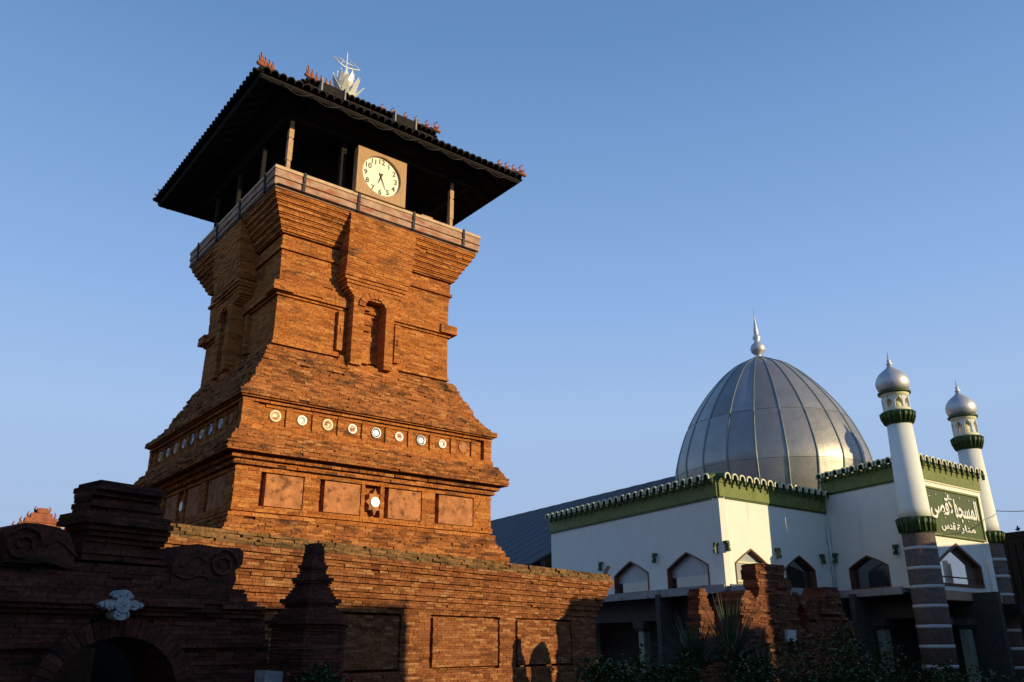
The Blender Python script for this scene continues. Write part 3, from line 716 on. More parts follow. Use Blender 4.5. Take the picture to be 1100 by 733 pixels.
# ------------------------------------------------------------------ small gabled roof behind the gate
RD = 19.0
hb = root('gabled_house', tuple(atd(43, 560, RD+2.0).to_2d().to_3d()), 'small red tiled gable roof with spiky ridge tiles rising behind the dark gateway', 'house')
p_l = atd(18, 563, RD); p_a = atd(46, 545, RD); p_r = atd(86, 584, RD)
ang2 = radians(35); FH = Fr((p_a.x, p_a.y), ang2)
ul, zl = FH.px(14, 566); ur, zr = FH.px(88, 588); zapx = FH.px(46, 547)[1]
ul = min(ul, -1.2); ev = zapx-1.15*abs(ur)*.62
m = MB()
hw_ = abs(ur)*1.05; zev = zapx-.85
m.prism(FH, [[(-hw_*.85, 0), (hw_*.85, 0), (hw_*.85, zev+.05), (0, zapx-.1), (-hw_*.85, zev+.05)]], .15, 6); build('wall', m, MAT['housewall'], hb)
m = MB()
m.prism(FH, [[(-hw_, zev-.08), (0, zapx-.1), (hw_, zev-.08), (hw_, zev), (0, zapx), (-hw_, zev)][::-1]], -.1, 6.2)
ro = build('roof', m, MAT['housetile'], hb)
m = MB()    # lit hipped front of clay tiles
for i in range(9):
    q = i/9; m.box(FH, -hw_*(1-q)*.98, hw_*(1-q)*.98, -.16+.02*(i % 2), .14, zev+(zapx-zev)*q, zev+(zapx-zev)*(q+1/9)-.004)
build('gable_tiles', m, MAT['terracotta'], ro)
for s in (-1, 1):
    for i in range(8):
        q = i/8; c = FH.P(s*hw_*(1-q), -.05, zev+(zapx-zev)*q); m = MB()
        m.tube([c, c+Vector((0, 0, .09))+FH.e*s*.03, c+Vector((0, 0, .15))+FH.e*s*.01], .03, 5, .008); build('ridge_spike', m, MAT['terracotta'], ro)

# ------------------------------------------------------------------ mosque
def v2(p): return Vector((p[0], p[1]))
L0 = atz(592, 572.5, 6.5); L1 = atz(771.4, 533, 6.5); L2 = atz(884, 532, 7.2); L3v = atz(958.7, 516.5, 7.2); D1 = atz(988, 514, 7.2); D2 = atz(1051.7, 528, 7.2)
L3 = Vector((14.24, 29.42, 0))
mos = root('mosque', ((L1.x+L2.x)/2, (L1.y+L2.y)/2+4, 0), 'white mosque with green tiled parapets, pointed windows and a large ribbed silver dome', 'mosque')
def wf(a, b): # frame along wall with outward side = -v when walking left->right in the picture
    return Fr((a[0], a[1]), math.atan2(b[1]-a[1], b[0]-a[0]))
WALLS = {'A': (L0, L1, 6.5), 'B': (L1, L2, 6.5), 'C': (L2, L3, 7.2), 'D': (L3, D2, 7.2)}
WIN = {'A': [[(658, 641), (663, 618), (675.4, 603), (697, 616), (698, 640)], [(717.7, 635.5), (717.5, 611), (736.9, 593), (761.7, 607), (762.7, 631)]],
       'B': [[(791, 629.6), (789.7, 605), (806.7, 589.5), (826, 607), (828, 632)], [(845, 634.5), (844.5, 609.6), (858.6, 596.6), (876.6, 613), (877, 636)]],
       'C': [[(914, 635.5), (913.5, 610.8), (930.8, 596.6), (955.5, 606), (956.7, 631)]],
       'D': [[(1009.4, 637.5), (1007.5, 600), (1026.4, 583.6), (1055.5, 612), (1058, 641)]]}
TH = .28
def ogee(pts):
    """pentagon to a gently pointed-arch outline"""
    bl, sl, ap_, sr, br = pts
    out = [bl, sl]
    for (s_, e_) in ((sl, ap_),):
        for t in (.25, .5, .75): out.append((s_[0]+(e_[0]-s_[0])*t, s_[1]+(e_[1]-s_[1])*t+.02*sin(pi*t)))
    out.append(ap_)
    for t in (.25, .5, .75): out.append((ap_[0]+(sr[0]-ap_[0])*t, ap_[1]+(sr[1]-ap_[1])*t+.02*sin(pi*t)))
    return out+[sr, br]
def inset(loop, d):
    n = len(loop); ar = sum(loop[i][0]*loop[(i+1) % n][1]-loop[(i+1) % n][0]*loop[i][1] for i in range(n)); s = 1 if ar > 0 else -1
    out = []
    for i in range(n):
        p, a_, b_ = Vector(loop[i]), Vector(loop[i-1]), Vector(loop[(i+1) % n])
        e1 = (p-a_).normalized(); e2 = (b_-p).normalized(); n1 = Vector((-e1.y, e1.x))*s; n2 = Vector((-e2.y, e2.x))*s
        bis = (n1+n2); bis = bis/max(.5, bis.length**2/2) if bis.length > 0 else n1
        out.append(tuple(p+bis*d))
    return out
PAR = {}
for key, (a_, b_, H) in WALLS.items():
    f = wf(a_, b_); Ln = hypot(b_[0]-a_[0], b_[1]-a_[1]); PAR[key] = (f, Ln)
    e0 = {'A': 0, 'B': .0, 'C': .0, 'D': .0}[key]; e1_ = Ln
    loops = [[(e0, 3.35), (e1_, 3.35), (e1_, H), (e0, H)]]
    wl = []
    for pts in WIN[key]:
        q = []
        for (x, y) in pts: q.append(f.px(x, y, 0))
        q[0] = (q[0][0], max(3.5, q[0][1])); zb = max(3.5, (q[0][1]+q[4][1])/2); um = (q[1][0]+q[0][0])/2; ur_ = (q[3][0]+q[4][0])/2; zs = (q[1][1]+q[3][1])/2
        q = [(um, zb), (um, zs), ((um+ur_)/2, q[2][1]), (ur_, zs), (ur_, zb)]
        lp = ogee(q); wl.append(lp)
        print('window', key, [(round(p[0], 2), round(p[1], 2)) for p in q])
    m = MB(); m.prism(f, loops+wl, 0, TH); build('wall', m, MAT['white'], mos)
    for i, lp in enumerate(wl):
        big = key == 'D'
        m = MB(); m.prism(f, [inset(lp, .004), inset(lp, .10 if big else .05)], -.03, .27)
        wn = build('window', m, MAT['frame'], mos)
        m = MB(); m.prism(f, [inset(lp, .09 if big else .045)], .19, .21)
        build('pane', m, MAT['mirror'] if big else MAT['glass'] if ( key == 'C' or (key == 'B' and i == 1)) else MAT['frost'], wn)
        us_ = [p[0] for p in lp]; zs_ = [p[1] for p in lp]; m = MB(); u0, u1, z0 = min(us_), max(us_), min(zs_)
        if key == 'A':
            m.box(f, u0+.05, u1-.05, .17, .188, z0+.04, z0+.42)
            build('lower_pane', m, MAT['glass'], wn)
        if key == 'B' and i == 0:
            for (p0, p1, p2, p3) in ((.18, .24, .15, .85), (u1-u0-.24, u1-u0-.18, .15, .85), (.18, u1-u0-.18, .15, .21), (.18, u1-u0-.18, .79, .85)): m.box(f, u0+p0, u0+p1, .15, .188, z0+p2, z0+p3)
            build('muntin', m, MAT['cream'], wn)
        if big:
            m.box(f, u0+.1, u1-.1, .15, .188, z0+.32, z0+.36); build('muntin', m, MAT['frame'], wn)
    # parapet: band, cornice lip, barrel tiles with cream rims
    m = MB(); m.box(f, e0-(.06 if key in 'AD' else -.0), e1_+.0, -.07, .2, H+.002, H+.50); m.box(f, e0, e1_, -.11, .2, H+.503, H+.56); build('parapet_band', m, MAT['green'], mos)
    m = MB(); m.box(f, e0, e1_, -.04, .2, H-.06, H-.002); build('cornice_lip', m, MAT['cream' if key in 'D' else 'greendark'], mos)
    t1 = MB(); t2 = MB(); n = max(2, round(Ln/.42))
    for i in range(n):
        u = e0+(i+.5)*Ln/n; r_ = .155
        for (mb_, ra, rb, v0, v1, zz0, zz1) in ((t1, r_-.012, r_-.05, -.30, .22, H+.62, H+.72), (t2, r_+.012, r_-.035, -.345, -.295, H+.607, H+.615)):
            vs_ = []; K = 10
            for (v_, z_) in ((v0, zz0), (v1, zz1)):
                for rr in (ra, rb):
                    for k_ in range(K+1): t = -0.35+(pi+.7)*k_/K; vs_.append(f.P(u+rr*cos(t), v_, z_+.03+rr*1.05*sin(t)))
            B = K+1; fs = []
            for k_ in range(K):
                fs += [(k_+1, k_, 2*B+k_, 2*B+k_+1), (k_, k_+1, B+k_+1, B+k_), (B+k_, B+k_+1, 3*B+k_+1, 3*B+k_), (2*B+k_+1, 2*B+k_, 3*B+k_, 3*B+k_+1)]
            mb_.add(vs_, fs)
        # pendent green channel between barrels
        t1.tube([f.P(u+Ln/n/2, -.26, H+.60), f.P(u+Ln/n/2, -.25, H+.40)], .075, 8, .05)
        t1.box(f, u-.14, u+.14, -.1, .18, H+.563, H+.64)
    build('parapet_tile', t1, MAT['greendark'], mos); build('tile_rim', t2, MAT['cream'], mos)
# upper roof slab closing the boxes, back walls
m = MB()
back = Vector((-(L1-L0).y, (L1-L0).x, 0)).normalized()
def slab(pts, z0, z1):
    n = len(pts); m.add([(p[0], p[1], z0) for p in pts]+[(p[0], p[1], z1) for p in pts], [tuple(range(n))[::-1], tuple(range(n, 2*n))]+[(i, (i+1) % n, n+(i+1) % n, n+i) for i in range(n)])
dA = (L0-L1); dA.z = 0; dA.normalize(); dB = (L2-L1); dB.z = 0; dB.normalize()
i0 = lambda p, s, t: Vector((p.x, p.y, 0))+dA*s+dB*t
slab([i0(L1, .3, .3), i0(L1, 0.3, 6.3), i0(L1, 11, 6.3), i0(L1, 11, .3)], 6.4, 6.48)
slab([i0(L3, .3, .3), i0(L3, .3, 4.8), i0(L3, 9, 4.8), i0(L3, 9, .3)], 7.1, 7.18)
build('flat_roof', m, MAT['concrete'], mos)
m = MB(); f = PAR['D'][0]; fB = Fr((D2.x, D2.y), math.atan2(dA.y, dA.x)); m.box(fB, 0, 10, .02, .3, 0, 7.2); 
build('back_wall', m, MAT['white'], mos); m = MB(); fL = Fr((L0.x, L0.y), math.atan2(dB.y, dB.x)); m.box(fL, .3, 7, -.3, 0, 0, 6.4); build('back_wall', m, MAT['white'], mos)
# canopy ledges, beams, columns, dark back wall of the arcade
m = MB()
for key in 'ABC':
    f, Ln = PAR[key]; ext = {'A': (-2, .8), 'B': (-.8, -.5), 'C': (.5, -.5)}[key]
    m.box(f, ext[0], Ln+ext[1], -.8, .35, 3.26+.004*'ABC'.index(key), 3.4+.004*'ABC'.index(key)); m.box(f, ext[0], Ln+ext[1], -.84, -.78, 3.20, 3.46-.003*'ABC'.index(key))
build('canopy', m, MAT['concrete'], mos)
m = MB()
for key in 'ABC': f, Ln = PAR[key]; m.box(f, .02, Ln-.02, .01, .35, 2.45, 3.25)
f, Ln = PAR['D']; 
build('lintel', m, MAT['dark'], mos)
m = MB(); m.box(f, .5, Ln-.1, -.12, .3, 3.02, 3.34, .01); build('beam', m, MAT['sandstone'], mos, bevel=.01)
for key in 'ABCD':
    f, Ln = PAR[key]
    poss = {'A': [Ln-4.9, Ln-2.75, Ln-.3], 'B': [1.6, 3.4, 5.2], 'C': [1.8], 'D': [.6, 2.3, 4.2]}[key]
    for u in poss:
        c = f.P(u, .18, 0); m = MB(); m.box(f, u-.16, u+.16, .02, .34, .3, 2.1); co = build('column', m, MAT['column'], mos, bevel=.02)
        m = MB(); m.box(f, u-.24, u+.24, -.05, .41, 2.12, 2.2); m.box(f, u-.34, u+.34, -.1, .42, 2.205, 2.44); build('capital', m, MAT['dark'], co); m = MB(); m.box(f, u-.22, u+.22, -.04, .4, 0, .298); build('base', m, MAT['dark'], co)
m = MB()
for key in 'ABCD':
    f, Ln = PAR[key]; m.box(f, -.5, Ln+.5, 2.6, 2.8, 0, 3.3)
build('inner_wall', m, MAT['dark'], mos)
m = MB(); fA = PAR['A'][0]; LA = PAR['A'][1]
for i in range(4): m.box(fA, LA-6.2+i*2.1, LA-5.2+i*2.1, 2.55, 2.598, .1, 2.1)
build('door', m, MAT['wood'], mos)
# wall lamps
for key, pts in {'A': [(645, 609), (703, 600), (769, 589)], 'B': [(781, 587), (836, 594.5), (884, 601)], 'C': [(897.5, 600), (962, 591)]}.items():
    f, Ln = PAR[key]
    for (x, y) in pts:
        u, z_ = f.px(x, y, -.1); u = min(Ln-.12, max(.12, u)); m = MB()
        m.box(f, u-.07, u+.07, -.16, 0, z_+.1, z_+.19); m.box(f, u-.055, u+.055, -.20, -.06, z_-.17, z_+.1, .012)
        wl_ = build('wall_lamp', m, MAT['greendark'], mos); m = MB(); m.disc(f, u, z_-.02, .03, -.215, -.2, 10); build('lamp_glass', m, MAT['pipe'], wl_)
# drain pipe in the inner corner
f, Ln = PAR['B']; m = MB(); m.tube([f.P(Ln-.12, -.08, 6.0), f.P(Ln-.12, -.08, 3.5)], .045, 8)
for zz in (5.4, 4.4): m.box(f, Ln-.18, Ln-.06, -.13, 0, zz, zz+.05)
build('drain_pipe', m, MAT['pipe'], mos)
m = MB(); f, Ln = PAR['D']; u, z1_ = f.px(1063, 599, -.6); u2, z2_ = f.px(1071, 657, -.6)
m.tube([f.P((u+u2)/2, -.6, z1_), f.P((u+u2)/2, -.6, 0)], .10, 12); m.tube([f.P((u+u2)/2+.2, -.55, z1_-.1), f.P((u+u2)/2+.2, -.55, 0)], .05, 10)
build('downpipe', m, MAT['pipe'], mos)
m = MB(); m.box(f, Ln-.7, Ln+1.5, -.9, -.2, 2.6, 2.95); build('porch_box', m, MAT['wood'], mos)
# dome
DC = atd(822, 445, 40.2); DC.z = 0; DS = 40.2/42
prof = [(4.1, 7.0), (4.4, 8.0), (4.55, 8.9), (4.6, 9.5), (4.42, 10.3), (3.98, 11.45), (3.37, 12.55), (2.5, 13.7), (1.49, 14.68), (.3, 15.32)]
def smoothp(pr_, n=5):
    out = []
    for i in range(len(pr_)-1):
        p0, p1, p2, p3 = pr_[max(0, i-1)], pr_[i], pr_[i+1], pr_[min(len(pr_)-1, i+2)]
        for k in range(n):
            t = k/n; out.append(tuple(.5*((2*p1[c])+(-p0[c]+p2[c])*t+(2*p0[c]-5*p1[c]+4*p2[c]-p3[c])*t*t+(-p0[c]+3*p1[c]-3*p2[c]+p3[c])*t**3) for c in (0, 1)))
    return out+[pr_[-1]]
prof = [(r__*DS, 1.6+(z__-1.6)*DS) for r__, z__ in prof]; sp = smoothp(prof, 5); NR = 22; m = MB()
for k in range(NR):     # sheet gores in three lengths
    a0_, a1_ = 2*pi*k/NR, 2*pi*(k+1)/NR
    cuts = [0, 13+(k % 2), 26, len(sp)-1]
    for c in range(3):
        seg = sp[cuts[c]:cuts[c+1]+1]; vs_ = []; W = 5
        for (r_, z_) in seg:
            for w_ in range(W+1):
                t = a0_+(a1_-a0_)*w_/W; rr = r_*(1-.004*(1-(2*w_/W-1)**2)); vs_.append((DC.x+rr*cos(t), DC.y+rr*sin(t), z_))
        m.add(vs_, [(i*(W+1)+w_, i*(W+1)+w_+1, (i+1)*(W+1)+w_+1, (i+1)*(W+1)+w_) for i in range(len(seg)-1) for w_ in range(W)], True)
dome = build('dome', m, MAT['sheet'], mos)
for ci in (13, 26): m = MB(); r_q, z_q = sp[ci]; m.tube([(DC.x+r_q*cos(2*pi*k/66), DC.y+r_q*sin(2*pi*k/66), z_q) for k in range(67)], .007, 4); build('seam_ring', m, MAT['seam'], dome)
for k in range(NR):
    t = 2*pi*k/NR; m = MB(); m.tube([(DC.x+r_*cos(t), DC.y+r_*sin(t), z_) for r_, z_ in sp], .055, 6, .03); build('dome_rib', m, MAT['seam'], dome)
m = MB(); m.lathe(DC, [(r__*DS, 1.6+(z__-1.6)*DS) for r__, z__ in [(.30, 15.2), (.30, 15.36), (.12, 15.42), (.14, 15.5), (.33, 15.66), (.38, 15.84), (.33, 16.02), (.15, 16.2), (.12, 16.26), (.2, 16.4), (.19, 16.5), (.1, 16.62), (.13, 16.7), (.1, 16.95), (.03, 17.5), (.008, 18.1)]], 20)
build('dome_finial', m, MAT['silver'], dome)
m = MB(); m.lathe(DC, [(4.15, 6.4), (4.15, 6.98), (4.0, 7.05)], 44); build('drum', m, MAT['concrete'], mos)
# blue-grey pitched roof on the left, behind the parapet
ra = atz(480, 571, 12.0); rb = atz(727, 511, 12.0)
dr = (rb-ra).normalized(); per = Vector((-dr.y, dr.x, 0)) if Vector((-dr.y, dr.x, 0)).dot(Vector((-1, -.5, 0))) > 0 else Vector((dr.y, -dr.x, 0))
m = MB(); rb2 = rb+dr*1.2; drop = per*12.2+Vector((0, 0, -6.2))
n = 40
for i in range(n):
    p0 = ra.lerp(rb2, i/n); p1 = ra.lerp(rb2, (i+1)/n-.0008); lift = Vector((0, 0, .012*(i % 2)))
    m.add([p0+lift, p1+lift, p1+drop+lift, p0+drop+lift]+[q-Vector((0, 0, .08)) for q in (p0, p1, p1+drop, p0+drop)], [(3, 2, 1, 0), (4, 5, 6, 7), (0, 1, 5, 4), (2, 3, 7, 6), (1, 2, 6, 5), (3, 0, 4, 7)])
d2 = -per*8+Vector((0, 0, -4.1)); m.add([ra, rb2, rb2+d2, ra+d2], [(0, 1, 2, 3)])
build('pitched_roof', m, MAT['slate'], mos)
m = MB()
fR = Fr((ra.x, ra.y), math.atan2(dr.y, dr.x)); LR = (rb2-ra).length
sgn = 1 if fR.n.dot(per) > 0 else -1
m.box(fR, .3, LR-.3, *sorted((sgn*11.4, sgn*11.1)), 0, 6.0); build('hall_wall', m, MAT['dark'], mos)

# sign board
f, Ln = PAR['D']; q = [f.px(*p, -.08) for p in ((991, 520), (1052.8, 534.8), (1057, 582.8), (999.3, 573))]
u0 = (q[0][0]+q[3][0])/2; u1 = (q[1][0]+q[2][0])/2; z1 = (q[0][1]+q[1][1])/2; z0 = (q[2][1]+q[3][1])/2
print('sign', q, u0, u1, z0, z1, 'Ln', Ln)
z1 = min(z1, 7.1)
sg = root('sign_board', tuple(f.P((u0+u1)/2, -.02, z0)), 'green mosque name board with white raised arabic calligraphy between the two minarets', 'sign', ang=f.a)
m = MB(); m.box(f, u0+.05, u1-.05, -.06, -.002, z0+.05, z1-.05); bd = build('board', m, MAT['signgreen'], sg)
m = MB(); m.prism(f, [[(u0, z0), (u1, z0), (u1, z1), (u0, z1)], [(u0+.07, z0+.07), (u1-.07, z0+.07), (u1-.07, z1-.07), (u0+.07, z1-.07)]], -.11, -.001); build('board_frame', m, MAT['green'], sg, bevel=.01)
A1 = "".join(chr(c) for c in [0xFE8D, 0xFEDF, 0xFEE4, 0xFEB4, 0xFEA0, 0xFEAA][::-1])
A2 = "".join(chr(c) for c in [0xFE8D, 0xFEF7, 0xFED7, 0xFEBC, 0xFEF0][::-1])
B1 = "".join(chr(c) for c in [0xFEE3, 0xFEE8, 0xFE8E, 0xFEAD, 0xFE93][::-1])
B2 = "".join(chr(c) for c in [0xFED7, 0xFEAA, 0xFEB1][::-1])
def arabic(s, uc, zc_, width, height, bold, slant=0):
    m = text(s, 1.0, f, 0, 0, 0, None, None, None, bold=bold, depth=.03)
    # rescale in the wall plane
    us_ = [(Vector(p)-f.o).dot(f.e) for p in m.v]; zz = [p[2] for p in m.v]
    a0_, a1_, b0_, b1_ = min(us_), max(us_), min(zz), max(zz)
    nv_ = []
    for p, uu in zip(m.v, us_):
        vv = (Vector(p)-f.o).dot(f.n); hz = (p[2]-b0_)/(b1_-b0_)-.5
        nv_.append(tuple(f.P(uc+((uu-a0_)/(a1_-a0_)-.5)*width+slant*hz, -.095+vv, zc_+hz*height)))
    m.v = nv_; return build('lettering', m, MAT['letters'], bd)
sw, sh = u1-u0, z1-z0; cu_ = (u0+u1)/2
arabic(A1, cu_+sw*.215, z0+sh*.60, sw*.44, sh*.52, .02); arabic(A2, cu_-sw*.205, z0+sh*.62, sw*.45, sh*.56, .02)
arabic(B1, cu_+sw*.15, z0+sh*.20, sw*.34, sh*.19, .02); arabic(B2, cu_-sw*.17, z0+sh*.21, sw*.25, sh*.20, .02)
m = MB()
for (du, dz, L_) in ((-.42, .78, .1), (-.30, .84, .09), (-.12, .9, .09), (.02, .42, .08), (.12, .86, .1), (.22, .38, .1), (.3, .84, .08), (.4, .8, .09), (-.2, .38, .08), (.35, .36, .07), (-.05, .86, .07), (.28, .31, .05), (-.28, .31, .05), (.02, .32, .05)):
    m.tube([f.P(cu_+sw*du-L_*.5, -.09, z0+sh*dz), f.P(cu_+sw*du+L_*.5, -.09, z0+sh*dz+L_*.35)], .018, 5, .01)
build('vowel_mark', m, MAT['letters'], bd)

# ------------------------------------------------------------------ minarets
def minaret(px, py, d, label, ref, zy):
    c = atd(px, py, d); c.z = 0
    fw_ = c.y*cos(PITCH)
    r_ = root('minaret', (c.x, c.y, 0), label, 'minaret', 'twin minarets at the mosque corners')
    z = zy
    m = MB(); m.lathe(c, [(.54, 0), (.52, z['gb']-.01)], 32); st = build('stone_shaft', m, MAT['stone'], r_)
    for s in z['stripes']:
        m = MB(); m.lathe(c, [(.525, s-.055), (.54, s-.05), (.54, s+.05), (.525, s+.055)], 32); build('stone_band', m, MAT['stripe'], r_)
    def collar(z0, z1, ra, rb, nm):
        m = MB(); h = z1-z0
        m.lathe(c, [(ra, z0), (ra+.02, z0+h*.15), (rb-.03, z0+h*.55), (rb, z0+h*.62), (rb, z1)], 32)
        o = build(nm, m, MAT['greendark'], r_); m = MB()
        for k in range(20):
            t = 2*pi*k/20; m.tube([(c.x+(ra+.03)*cos(t), c.y+(ra+.03)*sin(t), z0+h*.1), (c.x+(rb+.0)*cos(t), c.y+(rb+.0)*sin(t), z0+h*.6), (c.x+(rb+.02)*cos(t), c.y+(rb+.02)*sin(t), z1-.03)], .042, 5)
        build('fluting', m, MAT['greendark'], o)
    collar(z['gb'], z['gt'], .53, .60, 'lower_collar')
    m = MB(); m.lathe(c, [(.52, z['gt']+.002), (.505, z['gt']+.3), (.42, z['sh'])], 32); build('white_shaft', m, MAT['white'], r_)
    collar(z['sh']+.002, z['rt'], .43, .56, 'upper_collar')
    m = MB(); z0, z1 = z['rt']+.002, z['lt']
    m.lathe(c, [(.5, z0), (.46, z0+.07), (.46, z0+.12)], 24); m.lathe(c, [(.44, z1-.16), (.45, z1-.06), (.5, z1-.022)], 24)
    m.lathe(c, [(.2, z0+.1), (.2, z1-.1)], 12)
    ln = build('lantern', m, MAT['cream'], r_); 
    m = MB(); m.lathe(c, [(.5, z1-.02), (.56, z1-.0), (.57, z1+.06), (.5, z1+.09)], 24); build('cornice_ring', m, MAT['greendark'], ln)
    for k in range(8):
        t = 2*pi*k/8+.2; fk = Fr((c.x+.42*cos(t), c.y+.42*sin(t)), t+pi/2)
        m = MB(); m.box(fk, -.05, .05, -.04, .04, z0+.12, z1-.15)
        # arched head
        for s in (-1, 1): m.prism(fk, [[(s*.05, z1-.16), (s*.17, z1-.16), (s*.15, z1-.2), (s*.05, z1-.33)][::s]], -.03, .03)
        build('lantern_post', m, MAT['white'], ln)
    m = MB(); m.lathe(c, [(.46, z1+.092), (.53, z1+.18), (.58, z1+.34), (.575, z1+.48), (.52, z1+.64), (.41, z1+.79), (.28, z1+.90), (.17, z1+.98), (.10, z1+1.06), (.07, z1+1.14)], 28)
    cp = build('cupola', m, MAT['silver'], r_)
    m = MB(); m.lathe(c, [(.06, z1+1.09), (.12, z1+1.16), (.05, z1+1.24), (.075, z1+1.3), (.03, z1+1.36), (.006, z1+1.68)], 12); build('spire', m, MAT['silver'], cp)
    return c
def zz(x, y, d): return atd(x, y, d)[2]
d1 = 32.2
M1 = dict(gb=zz(983, 574, d1), gt=zz(981, 557, d1), sh=zz(967, 457, d1), rt=zz(965, 443.5, d1), lt=zz(961, 424, d1), stripes=[zz(995, y, d1) for y in (589.5, 610.8, 630.8, 651.6, 673.3, 694.6, 716)])
print(M1)
minaret(994, 620, d1, 'nearer white minaret left of the name board, green collars and striped stone base', 0, M1)
d2_ = 37.8
M2 = dict(gb=zz(1062, 585, d2_), gt=zz(1060, 572, d2_), sh=zz(1044, 484, d2_), rt=zz(1042, 470, d2_), lt=zz(1040, 449, d2_), stripes=[zz(1072, y, d2_) for y in (602, 620, 639.6, 658, 677.6, 697, 717)])
print(M2)
minaret(1068, 620, d2_, 'farther white minaret right of the name board, behind the pale downpipe', 0, M2)

# ------------------------------------------------------------------ ruined courtyard gate before the mosque
RA = atd(826, 640, 20.0); rang = radians(37); FRn = Fr((RA.x, RA.y), rang)
rg = root('ruined_brick_gate', tuple(FRn.P(0, .4, 0)), 'broken stepped brick gate remains with ragged pinnacles before the mosque', 'gate ruin', ang=rang)
def r_(x, y, v=0): return FRn.px(x, y, v)
def ragged(pts, v0, v1, name, j=.02):
    """pts: list of (y px, left px, right px) from bottom to top"""
    m = MB(); k = 0
    for i in range(len(pts)-1):
        y0, l0, r0 = pts[i]; y1, l1, r1 = pts[i+1]
        xm = (l0+r0)/2; z0 = r_(xm, y0, v0)[1] if i or y0 < 733 else 0; z1_ = r_(xm, y1, v0)[1]
        n = max(1, round((z1_-z0)/.06))
        for q in range(n):
            t = q/n; za = z0+(z1_-z0)*t; k += 1; yy = y0+(y1-y0)*t
            row(m, FRn, r_(l0+(l1-l0)*t, yy, v0)[0], r_(r0+(r1-r0)*t, yy, v0)[0], v0+random.uniform(-.02, .02), v1, za, za+(z1_-z0)/n, j, .22, k % 2, miss=.05)
    build(name, m, MAT['ruinbrick'], rg)
ragged([(760, 806, 880), (700, 810, 876), (682, 812, 868), (672, 814, 860), (655, 814, 856), (648, 813, 862), (640, 816, 862), (638, 816, 850), (626, 814, 850), (620, 812, 842), (612, 812, 844), (607, 813, 841), (606, 815, 839)], 0, .4, 'main_pier')
ragged([(760, 797, 818), (690, 797, 818), (670, 798, 817), (655, 796, 816), (645, 797, 812), (640, 799, 808), (634, 801, 804)], -.35, .4, 'broken_wing')
ragged([(760, 752, 782), (700, 752, 779), (690, 752, 776), (680, 752, 770), (668, 752, 766), (660, 751, 767), (652, 752, 762), (640, 751, 760), (632, 752, 758)], .0, .3, 'left_pinnacle')
ragged([(760, 862, 930), (690, 866, 920), (672, 868, 915), (660, 868, 906), (654, 862, 900), (650, 857, 896), (646, 853, 893), (642, 852, 880)], .1, .5, 'right_wing')
ragged([(660, 884, 908), (645, 884, 903), (636, 885, 901), (631, 888, 898)], .0, .6, 'right_pinnacle')
pq = [r_(x, y, -.03) for x, y in ((844.7, 689), (854.5, 690), (854.2, 677), (844.5, 676.5))]
m = MB(); m.prism(FRn, [pq], -.06, .02); build('notice_plate', m, MAT['stripe'], None, label='small blank white notice plate fixed on the ruined brick gate', cat='notice')

# ------------------------------------------------------------------ dark timber building at the right edge
bc = atd(1069, 573, 41.0); bz = bc.z; bdir = Vector((.48, -.877, 0))
FB = Fr((bc.x, bc.y), math.atan2(bdir.y, bdir.x)); 
hb2 = root('timber_hall', (bc.x+1.5, bc.y-1, 0), 'dark timber hall with tiled roof and small roof finials at the right edge', 'building')
m = MB(); m.box(FB, .05, 3.3, .05, 2.4, 0, bz-.25)
wl2 = build('wall', m, MAT['wood'], hb2)
m = MB()
for i in range(9): m.box(FB, .1+i*.33, .38+i*.33, .0, .048, .1, bz-.5)
build('plank', m, MAT['wood'], hb2)
m = MB(); m.box(FB, -.02, 3.4, -.02, 2.5, bz-.245, bz-.1)
for i in range(17): m.tube([FB.P(.05+i*.2, -.06, bz-.1), FB.P(.05+i*.2, 1.2, bz+.05)], .07, 6)
rf2 = build('roof', m, MAT['tile'], hb2)
for i in range(4):
    m = MB(); p = FB.P(.1+i*.95, -.1, bz-.02); m.tube([p, p+Vector((0, 0, .12)), p+Vector((.0, 0, .2))], .06, 6, .02); m.tube([p+Vector((0, 0, .05))-FB.e*.1, p+Vector((0, 0, .09))+FB.e*.1], .03, 5)
    build('roof_finial', m, MAT['tile'], rf2)
m = MB(); pA = atd(1068, 549, 38.2); pB = atd(1180, 528, 34); m.tube([pA.lerp(pB, i/12)-Vector((0, 0, .25*sin(pi*i/12))) for i in range(13)], .014, 5)
build('power_cable', m, MAT['black'], None, label='thin black cable running from the farther minaret off to the right', cat='cable')

# ------------------------------------------------------------------ planting
def blades(mb, c, n, L, wd, spread=1.0, up=.6, arch=.5):
    for i in range(n):
        t = random.uniform(0, 2*pi); el = random.uniform(.25, 1.3)*up+.15; l_ = L*random.uniform(.7, 1.1)
        d = Vector((cos(t), sin(t), 0)); sd = Vector((-d.y, d.x, 0)); pts = []
        for k in range(5):
            q = k/4; r__ = l_*q*cos(el)*spread; h_ = l_*q*sin(el)-arch*.35*l_*q*q*cos(el); pts.append(c+d*r__+Vector((0, 0, h_)))
        ww = [wd, wd*1.0, wd*.8, wd*.45, .002]; vs_ = []
        for p, w_ in zip(pts, ww): vs_ += [p-sd*w_+Vector((0, 0, w_*.5)), p, p+sd*w_+Vector((0, 0, w_*.5))]
        mb.add(vs_, [(3*k+a_, 3*k+a_+1, 3*k+a_+4, 3*k+a_+3) for k in range(4) for a_ in (0, 1)])
